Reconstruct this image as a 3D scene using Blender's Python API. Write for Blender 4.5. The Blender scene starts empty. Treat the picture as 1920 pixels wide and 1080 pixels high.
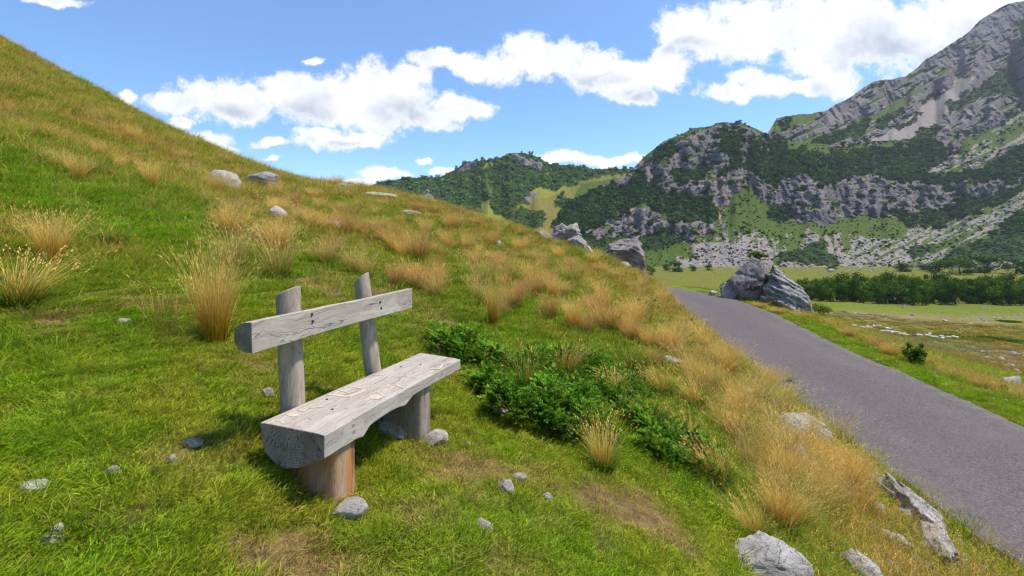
import bpy, bmesh, math, random
import numpy as np
from mathutils import Vector, Matrix
from mathutils.bvhtree import BVHTree

SC = bpy.context.scene
COL = SC.collection
R = math.radians
F = 900.0          # focal length in photograph pixels
HR = 460.0         # horizon row of the photograph

# ------------------------------------------------------------------ camera
cam_d = bpy.data.cameras.new('camera')
cam = bpy.data.objects.new('camera', cam_d)
COL.objects.link(cam)
cam.location = (0, 0, 0)
cam.rotation_euler = (R(90), 0, 0)
cam_d.sensor_width = 36
cam_d.lens = 36 * F / 1920
cam_d.shift_y = -(540 - HR) / 1920
cam_d.clip_start = 0.05
cam_d.clip_end = 20000
SC.camera = cam

# ------------------------------------------------------------------ light
SUN_AZ, SUN_EL = 84.0, 64.0      # azimuth clockwise from +Y
sd = Vector((math.sin(R(SUN_AZ)) * math.cos(R(SUN_EL)), math.cos(R(SUN_AZ)) * math.cos(R(SUN_EL)), math.sin(R(SUN_EL))))
sun_d = bpy.data.lights.new('sun', 'SUN')
sun_d.energy = 3.4
sun_d.angle = R(4.0)
sun_d.color = (1.0, 0.94, 0.84)
sun = bpy.data.objects.new('sun', sun_d)
sun.rotation_euler = sd.to_track_quat('Z', 'Y').to_euler()
sun.location = (0, 0, 60)
COL.objects.link(sun)

SC.view_settings.view_transform = 'Standard'
SC.view_settings.look = 'None'
SC.view_settings.gamma = 1
SC.view_settings.use_curve_mapping = False
SC.view_settings.exposure = 1.0
SC.cycles.max_bounces = 5
SC.cycles.volume_bounces = 0
SC.cycles.volume_max_steps = 16
SC.cycles.diffuse_bounces = 2
SC.cycles.glossy_bounces = 1
SC.cycles.transmission_bounces = 3
SC.cycles.transparent_max_bounces = 4
SC.cycles.use_denoising = True
SC.cycles.denoiser = 'OPENIMAGEDENOISE'
SC.cycles.denoising_input_passes = 'RGB_ALBEDO_NORMAL'
SC.cycles.denoising_prefilter = 'ACCURATE'
SC.cycles.use_adaptive_sampling = True
SC.cycles.adaptive_threshold = 0.02
SC.cycles.pixel_filter_type = 'BLACKMAN_HARRIS'
SC.cycles.filter_width = 1.3

world = bpy.data.worlds.new('World')
SC.world = world
world.use_nodes = True


class NT:
    """tiny node-tree writer"""
    def __init__(s, tree):
        s.t = tree
        s.n = tree.nodes
        s.l = tree.links

    def node(s, typ, ins=None, **props):
        nd = s.n.new(typ)
        for k, v in props.items():
            setattr(nd, k, v)
        for k, v in (ins or {}).items():
            sock = nd.inputs[k]
            if isinstance(v, bpy.types.NodeSocket):
                s.l.new(v, sock)
            else:
                if hasattr(sock, 'default_value') and hasattr(sock.default_value, '__len__') and not hasattr(v, '__len__'):
                    v = (v,) * len(sock.default_value)
                if hasattr(v, '__len__') and len(v) == 3 and len(sock.default_value) == 4:
                    v = tuple(v) + (1,)
                sock.default_value = v
        return nd

    def math(s, op, a, b=None, c=None, clamp=False):
        ins = {0: a}
        if b is not None: ins[1] = b
        if c is not None: ins[2] = c
        return s.node('ShaderNodeMath', ins, operation=op, use_clamp=clamp).outputs[0]

    def vm(s, op, a, b=None, c=None):
        ins = {0: a}
        if b is not None: ins[1] = b
        if c is not None: ins[2] = c
        nd = s.node('ShaderNodeVectorMath', ins, operation=op)
        return nd.outputs['Value'] if op in ('LENGTH', 'DOT_PRODUCT', 'DISTANCE') else nd.outputs[0]

    def ramp(s, fac, a, b, lo=0.0, hi=1.0, smooth=True):
        nd = s.node('ShaderNodeMapRange', {'Value': fac, 'From Min': a, 'From Max': b, 'To Min': lo, 'To Max': hi})
        nd.interpolation_type = 'SMOOTHSTEP' if smooth else 'LINEAR'
        return nd.outputs[0]

    def mix(s, fac, a, b, mode='MIX'):
        nd = s.node('ShaderNodeMix', None, data_type='RGBA', blend_type=mode)
        for k, v in ((0, fac), (6, a), (7, b)):
            if isinstance(v, bpy.types.NodeSocket):
                s.l.new(v, nd.inputs[k])
            else:
                if k != 0 and len(v) == 3: v = tuple(v) + (1,)
                nd.inputs[k].default_value = v
        return nd.outputs[2]

    def noise(s, vec, scale, detail=4, rough=0.55, dist=0.0, out='Fac'):
        ins = {'Scale': scale, 'Detail': detail, 'Roughness': rough, 'Distortion': dist}
        if vec is not None: ins['Vector'] = vec
        return s.node('ShaderNodeTexNoise', ins).outputs[out]

    def sep(s, vec):
        return s.node('ShaderNodeSeparateXYZ', {0: vec}).outputs

    def comb(s, x, y, z=0.0):
        return s.node('ShaderNodeCombineXYZ', {0: x, 1: y, 2: z}).outputs[0]


# ---- sky: physical sky with cumulus drawn by direction
w = NT(world.node_tree)
for nd in list(w.n): w.n.remove(nd)
wout = w.node('ShaderNodeOutputWorld')
sky = w.node('ShaderNodeTexSky', sky_type='NISHITA', sun_disc=False, sun_elevation=R(SUN_EL), sun_rotation=R(SUN_AZ),
             altitude=1700, air_density=1.0, dust_density=0.6, ozone_density=2.2)
hs = w.node('ShaderNodeHueSaturation', {'Saturation': 1.18, 'Value': 1.0, 'Color': sky.outputs[0]}).outputs[0]
bg_sky = w.node('ShaderNodeBackground', {'Color': hs, 'Strength': 0.122}).outputs[0]
D = w.node('ShaderNodeTexCoord').outputs['Generated']
dx, dy, dz = w.sep(D)
ysafe = w.math('MAXIMUM', dy, 0.05)
U = w.math('DIVIDE', dx, ysafe)
V = w.math('DIVIDE', dz, ysafe)
UV = w.comb(U, V)
wn = w.node('ShaderNodeTexNoise', {'Vector': UV, 'Scale': 9.0, 'Detail': 4, 'Roughness': 0.6}).outputs['Color']
warp = w.vm('MULTIPLY_ADD', wn, (0.09, 0.06, 0), (-0.045, -0.03, 0))
UVw = w.vm('ADD', UV, warp)
CLOUDS = [(330,192,62,26),(400,185,75,40),(470,190,60,36),(525,162,48,32),(560,175,70,45),(620,190,75,50),(680,185,55,55),(700,145,40,38),
 (740,190,85,52),(765,135,50,25),(830,108,65,19),(885,125,50,22),(862,198,58,26),(900,208,30,18),(800,222,60,20),
 (640,260,88,20),(595,250,35,14),(510,265,34,12),(400,262,44,15),(430,278,28,8),(340,230,24,11),(235,187,20,13),(510,298,12,6),(798,305,13,8),
 (950,125,52,28),(1000,108,58,38),(1060,108,62,33),(1120,130,75,32),(1185,148,62,36),(1240,135,42,42),(1205,185,36,16),(1245,95,34,32),
 (1290,58,75,42),(1360,75,85,48),(1450,58,105,55),(1550,85,115,60),(1570,145,45,40),(1650,60,135,75),(1750,85,125,75),(1830,40,130,55),
 (1400,20,85,25),(1600,15,120,30),(1372,172,58,18),(1440,165,62,22),(1505,165,42,15),(1402,145,32,20),(2020,30,180,90),(2200,90,160,80),
 (1050,294,52,12),(1120,300,62,12),(1185,300,34,12),(720,330,52,12),(660,342,32,9),(822,326,22,7),(110,4,62,9),(590,115,14,9),(-150,30,90,30),
 (2450,10,200,60)]
mn = None
for (cx, cy, rx, ry) in CLOUDS:
    inv = (F / (rx * 1.12), F / (ry * 1.12), 0)
    off = (-(cx - 960) / (rx * 1.12), -(HR - cy) / (ry * 1.12), 0)
    ln = w.vm('LENGTH', w.vm('MULTIPLY_ADD', UVw, inv, off))
    mn = ln if mn is None else w.math('MINIMUM', mn, ln)
n1 = w.noise(UV, 15.0, 10, 0.70, 0.1)
n2 = w.noise(UV, 4.5, 3, 0.5)
dens = w.math('ADD', w.math('SUBTRACT', 1.0, mn), w.math('MULTIPLY', w.math('SUBTRACT', n1, 0.49), 2.3))
front = w.math('GREATER_THAN', dy, 0.06)
mask = w.math('MULTIPLY', w.ramp(dens, -0.12, 0.42), front)
SH = [(560,212,75,30),(755,205,60,34),(1660,95,110,50),(1745,125,110,45),(1210,178,50,18),(430,205,50,16),(1540,170,30,20),(1130,150,50,14),(640,268,60,10),(1290,85,60,18),(1860,70,80,35)]
ms = None
for (cx, cy, rx, ry) in SH:
    ln = w.vm('LENGTH', w.vm('MULTIPLY_ADD', UVw, (F / rx, F / ry, 0), (-(cx - 960) / rx, -(HR - cy) / ry, 0)))
    ms = ln if ms is None else w.math('MINIMUM', ms, ln)
n3 = w.noise(w.vm('ADD', UV, (0.006, 0.012, 0.3)), 15.0, 7, 0.62)
shd = w.math('ADD', w.ramp(ms, 1.5, 0.1, 0.0, 0.85), w.math('MULTIPLY', w.math('SUBTRACT', n3, 0.52), 2.0), clamp=True)
shd = w.math('MULTIPLY', shd, w.ramp(dens, 0.1, 0.65))
ccol = w.mix(shd, (1.0, 1.0, 1.02), (0.50, 0.55, 0.66))
bg_cl = w.node('ShaderNodeBackground', {'Color': ccol, 'Strength': 0.56}).outputs[0]
ms_ = w.node('ShaderNodeMixShader', {0: w.math('MULTIPLY', mask, 0.97), 1: bg_sky, 2: bg_cl})
w.l.new(ms_.outputs[0], wout.inputs[0])

# ------------------------------------------------------------------ numeric helpers
def _h(ix, iy, iz, seed):
    n = (ix.astype(np.int64) * 374761393 + iy.astype(np.int64) * 668265263 + iz.astype(np.int64) * 2147483647 + seed * 974711)
    n = (n ^ (n >> 13)) * 1274126177 & 0xffffffff
    n = (n ^ (n >> 16)) * 2246822519 & 0xffffffff
    n = n ^ (n >> 15)
    return n


def noise3(x, y, z, seed=0):
    x, y, z = np.broadcast_arrays(np.asarray(x, float), np.asarray(y, float), np.asarray(z, float))
    ix, iy, iz = np.floor(x), np.floor(y), np.floor(z)
    fx, fy, fz = x - ix, y - iy, z - iz
    u, v, q = fx*fx*fx*(fx*(fx*6-15)+10), fy*fy*fy*(fy*(fy*6-15)+10), fz*fz*fz*(fz*(fz*6-15)+10)
    def g(a, b, c):
        h = _h(ix + a, iy + b, iz + c, seed)
        gx = (h & 1023) / 511.5 - 1; gy = ((h >> 10) & 1023) / 511.5 - 1; gz = ((h >> 20) & 1023) / 511.5 - 1
        return gx * (fx - a) + gy * (fy - b) + gz * (fz - c)
    def L(a, b, t): return a + (b - a) * t
    r = L(L(L(g(0,0,0), g(1,0,0), u), L(g(0,1,0), g(1,1,0), u), v), L(L(g(0,0,1), g(1,0,1), u), L(g(0,1,1), g(1,1,1), u), v), q)
    return r


def fbm(x, y, z, oct=4, seed=0, rough=0.5):
    s = 0; a = 1.0; t = 0
    for i in range(oct):
        f = 2.03 ** i
        s = s + a * noise3(np.asarray(x) * f, np.asarray(y) * f, np.asarray(z) * f, seed + i * 17); t += a; a *= rough
    return s / t * 1.6


def ridged(x, y, z, oct=4, seed=0, rough=0.5):
    s = 0; a = 1.0; t = 0
    for i in range(oct):
        f = 2.07 ** i
        s = s + a * (1 - np.abs(noise3(np.asarray(x) * f, np.asarray(y) * f, np.asarray(z) * f, seed + i * 31)) * 2.2); t += a; a *= rough
    return s / t


def sstep(a, b, x):
    t = np.clip((x - a) / (b - a), 0, 1)
    return t * t * (3 - 2 * t)


def mesh_from(name, V, Fq, mats=(), smooth=True, midx=None):
    me = bpy.data.meshes.new(name)
    V = np.asarray(V, np.float32)
    if isinstance(Fq, np.ndarray):
        nf, k = Fq.shape
        me.vertices.add(len(V)); me.vertices.foreach_set('co', V.ravel())
        me.loops.add(nf * k); me.loops.foreach_set('vertex_index', Fq.astype(np.int32).ravel())
        me.polygons.add(nf)
        me.polygons.foreach_set('loop_start', np.arange(0, nf * k, k, dtype=np.int32))
        me.update(calc_edges=True)
    else:
        me.from_pydata([tuple(map(float, v)) for v in V], [], Fq)
        me.update()
    for m in mats: me.materials.append(m)
    me.polygons.foreach_set('use_smooth', np.full(len(me.polygons), smooth, dtype=bool))
    if midx is not None: me.polygons.foreach_set('material_index', np.asarray(midx, np.int32))
    me.validate()
    return me


def link(name, me, parent=None, loc=None, rot=None, scale=None, col=None):
    o = bpy.data.objects.new(name, me)
    (col or COL).objects.link(o)
    if parent is not None: o.parent = parent
    if loc is not None: o.location = loc
    if rot is not None: o.rotation_euler = rot
    if scale is not None: o.scale = scale if hasattr(scale, '__len__') else (scale,) * 3
    return o


def tag(o, label=None, cat=None, group=None, kind=None):
    if label: o['label'] = label
    if cat: o['category'] = cat
    if group: o['group'] = group
    if kind: o['kind'] = kind
    return o


def set_attr(me, name, arr, typ='FLOAT', dom='POINT'):
    a = me.attributes.new(name, typ, dom)
    arr = np.asarray(arr, np.float32)
    if typ == 'FLOAT': a.data.foreach_set('value', arr.ravel())
    elif typ == 'FLOAT_VECTOR': a.data.foreach_set('vector', arr.ravel())
    elif typ == 'FLOAT_COLOR':
        if arr.shape[1] == 3: arr = np.concatenate([arr, np.ones((len(arr), 1), np.float32)], 1)
        a.data.foreach_set('color', arr.ravel())


def set_int(me, name, arr):
    a = me.attributes.new(name, 'INT', 'POINT')
    a.data.foreach_set('value', np.asarray(arr, np.int32))


def grid_faces(nu, nv, wrap=False):
    i = np.arange(nu - (0 if wrap else 1))[:, None]; j = np.arange(nv - 1)[None, :]
    i2 = (i + 1) % nu
    return np.stack([i * nv + j, i2 * nv + j, i2 * nv + j + 1, i * nv + j + 1], -1).reshape(-1, 4)


def in_poly(px, py, poly):
    inside = np.zeros(px.shape, bool)
    n = len(poly); j = n - 1
    for i in range(n):
        xi, yi = poly[i]; xj, yj = poly[j]
        c = ((yi > py) != (yj > py)) & (px < (xj - xi) * (py - yi) / ((yj - yi) or 1e-9) + xi)
        inside ^= c
        j = i
    return inside


def lin(r, g, b):
    return tuple(((c / 255) / 12.92 if c <= 10 else ((c / 255 + 0.055) / 1.055) ** 2.4) for c in (r, g, b))


# ------------------------------------------------------------------ the lie of the land
def W3(px, row, d):
    return ((px - 960) / F * d, d, (HR - row) / F * d)


CTRL = [W3(*a) for a in [
 (-900,1500,0.7),(0,1080,1.5),(480,1080,1.85),(720,1080,2.0),(960,1080,2.15),(1200,1080,2.5),(1300,1080,2.8),(1440,1080,3.3),(1600,1080,4.2),(1750,1080,5.0),
 (-500,700,3.2),(-500,250,8),(-500,0,14),(-500,-200,30),
 (0,700,2.8),(0,450,5),(0,250,8.7),(0,150,15),(0,58,32),
 (200,850,2.15),(200,600,3.9),(200,420,7.2),(200,300,12),(200,220,20),(200,177,30),
 (400,900,2.1),(400,640,4.1),(400,500,6.6),(400,400,10),(400,320,17),(400,277,28),
 (560,450,10),(560,380,17),(560,337,26),
 (600,940,2.42),(540,905,2.5),(600,700,3.7),(810,822,3.42),(700,900,2.72),(700,780,3.6),(700,640,5.4),(700,540,8),(700,460,12),(700,395,18),(700,349,25),
 (850,1000,2.25),(960,880,3.25),(960,760,4.9),(960,680,6.3),(960,600,9),(960,520,13),(960,462,18),(960,420,23),(820,378,24),
 (1100,900,3.5),(1100,800,4.4),(1100,650,7.8),(1100,560,12.5),(1100,500,17.5),(1100,463,22),
 (1200,900,4.0),(1200,800,5.1),(1200,650,9.0),(1200,575,14.5),(1210,540,21),
 (1330,800,6.0),(1330,680,10.0),(1290,610,16),
 (1440,900,5.1),(1440,800,7.6),(1440,725,10.9),
 (1600,930,6.4),(1600,1000,5.2),
 # far side of the road, down to the valley
 (1920,760,11.3),(1920,740,14.4),(1920,720,25),(1920,690,50),(1920,640,92),(1920,600,145),(1920,572,205),(1920,500,560),
 (1700,663,21),(1700,653,48),(1700,640,84),(1700,620,118),(1700,600,148),(1700,570,205),(1700,500,560),
 (1560,624,18.3),(1560,607,24),(1560,602,70),(1560,592,125),(1560,575,175),(1560,566,207),(1560,500,560),
 (1400,556,29),(1290,537,36),
 (2600,860,13),(2600,800,30),(2600,700,85),(2600,600,160),(2600,500,560),
]]
CTRL += [(29,60,-9),(58,120,-18.5),(100,205,-24.4),(12,60,-8),(20,120,-18),(35,205,-24.2),(200,560,-24.9),(110,560,-24.9),(0,60,-7),(0,110,-18),(0,205,-23),
 (-20,560,-24),(-6,43,-3.0),(0,33,-0.8),(-10,38,0.6),(-24,46,2.5),(-30,80,-8),(-60,150,-16),(-50,60,14),(-34,42,10),(-120,120,30),(-80,40,36),(-200,60,60),(-300,560,-10),(60,-20,-14),(20,-20,-5),
 (-5,-5,.7),(0,-6,-1.4),(4,-6,-2.9),(-20,-10,7),(-60,-60,20),(0,-60,-2),(14,-60,-4.5),(80,-80,-18),(-30,0,13)]
CTRL = np.array(CTRL)


def _plane(x, y): return -1.45 - 0.40 * x * np.exp(-np.hypot(x, y) / 60) - 0.02 * np.minimum(y, 30)
def _feat(x, y):
    r = np.hypot(x, y) + 1e-6
    th = np.arctan2(x, y)
    lr = np.log(r + 0.5)
    return np.stack([np.sin(th) * 2.2, np.cos(th) * 1.6, lr], -1)


_CF = _feat(CTRL[:, 0], CTRL[:, 1])
_cr = np.hypot(CTRL[:, 0], CTRL[:, 1]) + 0.5
_cv = (CTRL[:, 2] - _plane(CTRL[:, 0], CTRL[:, 1])) / _cr
def _kern(d): return d
NCT = len(CTRL)
_dd = np.linalg.norm(_CF[:, None] - _CF[None], axis=-1)
_A = np.zeros((NCT + 4, NCT + 4)); _A[:NCT, :NCT] = _kern(_dd) - np.eye(NCT) * 0.012
_A[:NCT, NCT] = 1; _A[:NCT, NCT + 1:] = _CF; _A[NCT, :NCT] = 1; _A[NCT + 1:, :NCT] = _CF.T
_wt = np.linalg.solve(_A, np.concatenate([_cv, np.zeros(4)]))


def _smooth_H(x, y):
    x = np.asarray(x, float).ravel(); y = np.asarray(y, float).ravel()
    out = np.empty(len(x))
    for i in range(0, len(x), 20000):
        sl = slice(i, i + 20000)
        f = _feat(x[sl], y[sl])
        d = np.sqrt(((f[:, None, :] - _CF[None]) ** 2).sum(-1) + 0.004)
        v = _kern(d) @ _wt[:NCT] + _wt[NCT] + f @ _wt[NCT + 1:]
        out[sl] = _plane(x[sl], y[sl]) + v * (np.hypot(x[sl], y[sl]) + 0.5)
    return out


# road: centreline (x, y, z)
RC = np.array([(4.2,-60,-4.6),(5.2,-35,-4.3),(6.3,-15,-4.1),(7.1,-6,-3.95),(7.6,0,-3.88),(8.05,5,-3.86),(8.72,10,-3.8),(9.0,12.6,-3.66),(9.3,17,-3.42),(9.75,20,-3.25),(10.35,25.7,-3.02),
               (10.15,30,-3.0),(9.3,34.5,-3.02),(7.4,38.5,-3.1),(4.5,41.8,-3.2),(0.5,44.2,-3.3),(-5,46,-3.4),(-14,48,-3.0),(-26,52,-2.0)], float)
_cl = np.concatenate([[0], np.cumsum(np.hypot(np.diff(RC[:, 0]), np.diff(RC[:, 1])))])
def _cr1(v, t):
    # natural-looking interpolation with local cubic (Catmull-Rom on non-uniform knots)
    m = np.gradient(v, _cl)
    k = np.clip(np.searchsorted(_cl, t) - 1, 0, len(v) - 2)
    h = _cl[k + 1] - _cl[k]; s = (t - _cl[k]) / h
    return ((2*s**3 - 3*s**2 + 1) * v[k] + (s**3 - 2*s**2 + s) * h * m[k] + (-2*s**3 + 3*s**2) * v[k+1] + (s**3 - s**2) * h * m[k+1])
_t = np.arange(0, _cl[-1], 0.2)
RP = np.stack([_cr1(RC[:, i], _t) for i in range(3)], 1)
_tan = np.gradient(RP[:, :2], axis=0); _tan /= np.linalg.norm(_tan, axis=1, keepdims=True)
RN = np.stack([_tan[:, 1], -_tan[:, 0]], 1)      # right-hand side
RHW = 2.0


def road_dist(x, y):
    """signed sideways distance to the centreline (+ right) and the road height there"""
    x = np.asarray(x, float).ravel(); y = np.asarray(y, float).ravel()
    d = np.full(len(x), 1e3); z = np.zeros(len(x))
    near = np.where((np.abs(y + 0) < 75) & (x > -40) & (x < 40))[0]
    for i in range(0, len(near), 8000):
        idx = near[i:i + 8000]
        dx_ = x[idx, None] - RP[None, :, 0]; dy_ = y[idx, None] - RP[None, :, 1]
        k = np.argmin(dx_ ** 2 + dy_ ** 2, 1)
        a = np.arange(len(idx))
        dist = np.sqrt(dx_[a, k] ** 2 + dy_[a, k] ** 2)
        side = dx_[a, k] * RN[k, 0] + dy_[a, k] * RN[k, 1]
        d[idx] = np.where(side >= 0, dist, -dist); z[idx] = RP[k, 2]
    return d, z


def H(x, y, micro=True):
    shp = np.shape(x)
    x = np.asarray(x, float).ravel(); y = np.asarray(y, float).ravel()
    h = _smooth_H(x, y)
    r = np.hypot(x, y)
    if micro:
        a = np.clip(r / 12, 0.25, 1.5)
        h = h + 0.10 * a * fbm(x / 2.3, y / 2.3, 0, 3, 5) * sstep(1.0, 5, r) * (1 - 0.6 * sstep(60, 200, r))
        h = h + 0.025 * fbm(x / 0.35, y / 0.35, 0, 2, 9) * sstep(40, 5, r)
        h = h + 0.9 * fbm(x / 26, y / 26, 0, 3, 77) * sstep(35, 110, r)
    d, z = road_dist(x, y)
    ad = np.abs(d)
    k = 1 - sstep(RHW + 0.05, RHW + 1.5, ad)
    zz = z - 0.07 - 0.05 * (ad > RHW + 0.02) * 0
    h = h * (1 - k) + zz * k
    return h.reshape(shp)


def Hs(x, y): return float(H(np.array([x]), np.array([y]))[0])


def ground_at(px, row, dmax=700.0, dmin=0.8):
    d = np.exp(np.linspace(math.log(dmin), math.log(dmax), 320))
    u = (px - 960) / F; v = (HR - row) / F
    h = H(u * d, d)
    below = np.where(h > v * d)[0]
    if len(below) == 0: return None
    k = below[0]
    if k == 0: dd = d[0]
    else:
        a = (v * d[k - 1] - h[k - 1]); b = (h[k] - v * d[k]); dd = d[k - 1] + (d[k] - d[k - 1]) * a / (a + b + 1e-9)
    return Vector((u * dd, dd, Hs(u * dd, dd)))
# ------------------------------------------------------------------ materials
def new_mat(name):
    m = bpy.data.materials.new(name); m.use_nodes = True
    n = NT(m.node_tree)
    for nd in list(n.n): n.n.remove(nd)
    out = n.node('ShaderNodeOutputMaterial')
    return m, n, out


def finish(n, out, col, rough=0.9, spec=0.15, bump=None, bstr=0.3, bdist=0.02, transl=None):
    ins = {'Base Color': col, 'Roughness': rough, 'Specular IOR Level': spec}
    if bump is not None:
        b = n.node('ShaderNodeBump', {'Height': bump, 'Strength': bstr, 'Distance': bdist}).outputs[0]
        ins['Normal'] = b
    p = n.node('ShaderNodeBsdfPrincipled', ins)
    n.l.new(p.outputs[0], out.inputs[0])
    return p


def M_ground():
    m, n, out = new_mat('meadow_ground')
    P = n.node('ShaderNodeNewGeometry').outputs['Position']
    c = n.node('ShaderNodeAttribute', attribute_name='cover').outputs['Color']
    a = n.noise(P, 9.0, 5, 0.7)
    b = n.noise(P, 60.0, 3, 0.6)
    c = n.mix(n.ramp(a, 0.3, 0.7), n.mix(1.0, c, (0.62, 0.66, 0.6), 'MULTIPLY'), n.mix(1.0, c, (1.35, 1.25, 1.3), 'MULTIPLY'))
    c = n.mix(n.ramp(b, 0.58, 0.75, 0, 0.5), c, (0.16, 0.12, 0.06))
    far = n.noise(P, 0.35, 6, 0.75)
    c = n.mix(n.ramp(far, 0.35, 0.65, 0, 1), c, n.mix(1.0, c, (1.25, 1.15, 1.2), 'MULTIPLY'))
    hgt = n.math('ADD', a, n.math('MULTIPLY', b, 0.5))
    finish(n, out, c, 0.95, 0.05, hgt, 0.6, 0.03)
    return m


def M_rock(name='limestone', base=(0.36, 0.345, 0.335), dark=(0.11, 0.105, 0.10), warm=(0.40, 0.33, 0.24), sc=1.0, moss=0.25):
    m, n, out = new_mat(name)
    P = n.node('ShaderNodeTexCoord').outputs['Object']
    oi = n.node('ShaderNodeObjectInfo').outputs['Random']
    P = n.vm('ADD', P, n.comb(n.math('MULTIPLY', oi, 37.0), n.math('MULTIPLY', oi, 11.0), 0.0))
    st = n.vm('MULTIPLY', P, (1.0, 1.0, 2.6))
    a = n.noise(P, 2.2 * sc, 6, 0.65, 0.4)
    b = n.noise(st, 7.0 * sc, 7, 0.7, 1.0)
    v = n.node('ShaderNodeTexVoronoi', {'Vector': n.vm('ADD', n.vm('MULTIPLY', P, (1, 1, 1.8)), n.vm('MULTIPLY', n.noise(P, 3 * sc, 3, out='Color'), (0.35, 0.35, 0.35))), 'Scale': 2.6 * sc}, feature='DISTANCE_TO_EDGE').outputs[0]
    crack = n.ramp(n.math('ABSOLUTE', n.math('SUBTRACT', n.noise(n.vm('MULTIPLY', P, (1, 1, 2.2)), 1.5 * sc, 5, 0.6, 0.8), 0.5)), 0.0, 0.012, 0.35, 1.0)
    c = n.mix(n.ramp(a, 0.32, 0.68), tuple(x * 0.62 for x in base), tuple(x * 1.2 for x in base))
    c = n.mix(n.ramp(b, 0.30, 0.48, 0.85, 0.0), c, dark)
    c = n.mix(n.ramp(n.noise(P, 1.3 * sc, 4, 0.6), 0.54, 0.7, 0, 0.6), c, warm)
    c = n.mix(n.ramp(n.noise(P, 9 * sc, 4, 0.7), 0.6, 0.68, 0, 0.55), c, (0.5, 0.5, 0.47))
    c = n.mix(crack, tuple(x * 0.8 for x in dark), c)
    if moss:
        nz = n.sep(n.node('ShaderNodeNewGeometry').outputs['Normal'])[2]
        c = n.mix(n.math('MULTIPLY', n.ramp(n.noise(P, 3.5 * sc, 5, 0.7), 0.52, 0.66, 0, 1), n.ramp(nz, 0.2, 0.9, 0, moss)), c, (0.09, 0.10, 0.03))
    hgt = n.math('ADD', n.math('MULTIPLY', b, 1.0), n.math('ADD', n.math('MULTIPLY', crack, 0.35), n.math('MULTIPLY', n.noise(P, 28 * sc, 4, 0.7), 0.3)))
    finish(n, out, c, 0.92, 0.12, hgt, 0.9, 0.09 / sc)
    return m


def M_mountain():
    m, n, out = new_mat('mountain_side')
    P = n.node('ShaderNodeNewGeometry').outputs['Position']
    c = n.node('ShaderNodeAttribute', attribute_name='cover').outputs['Color']
    rk = n.node('ShaderNodeAttribute', attribute_name='rocky').outputs['Fac']
    steep = n.vm('MULTIPLY', P, (1.0, 1.0, 0.42))
    a = n.noise(steep, 0.045, 8, 0.72, 0.6)
    b = n.noise(P, 0.22, 6, 0.75)
    v = n.node('ShaderNodeTexVoronoi', {'Vector': n.vm('ADD', steep, n.vm('MULTIPLY', n.noise(P, 0.06, 4, out='Color'), (40, 40, 40))), 'Scale': 0.035}, feature='DISTANCE_TO_EDGE').outputs[0]
    crack = n.ramp(v, 0.0, 0.07)
    cr = n.mix(n.ramp(a, 0.36, 0.62), n.mix(1.0, c, (0.66, 0.64, 0.66), 'MULTIPLY'), n.mix(1.0, c, (1.15, 1.13, 1.10), 'MULTIPLY'))
    cr = n.mix(crack, n.mix(1.0, cr, (0.68, 0.66, 0.68), 'MULTIPLY'), cr)
    cr = n.mix(n.ramp(b, 0.60, 0.66, 0, 0.8), cr, (0.045, 0.065, 0.022))
    cr = n.mix(n.ramp(n.noise(n.vm('MULTIPLY', P, (0.35, 0.35, 2.2)), 0.05, 6, 0.7, 1.0), 0.40, 0.60, 0.55, 0.0), cr, n.mix(1.0, c, (0.62, 0.60, 0.64), 'MULTIPLY'))
    cr = n.mix(n.ramp(n.noise(P, 0.012, 4, 0.6), 0.45, 0.65, 0.0, 0.5), cr, n.mix(1.0, c, (1.22, 1.1, 0.98), 'MULTIPLY'))
    cg = n.mix(n.ramp(b, 0.35, 0.65), n.mix(1.0, c, (0.7, 0.75, 0.7), 'MULTIPLY'), n.mix(1.0, c, (1.25, 1.2, 1.1), 'MULTIPLY'))
    c = n.mix(rk, cg, cr)
    hgt = n.math('ADD', n.math('MULTIPLY', a, 1.0), n.math('ADD', n.math('MULTIPLY', crack, 0.35), n.math('MULTIPLY', b, 0.35)))
    hh = n.math('MULTIPLY', hgt, n.math('ADD', 0.12, rk))
    finish(n, out, c, 0.95, 0.05, hh, 0.7, 4.0)
    return m


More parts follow.
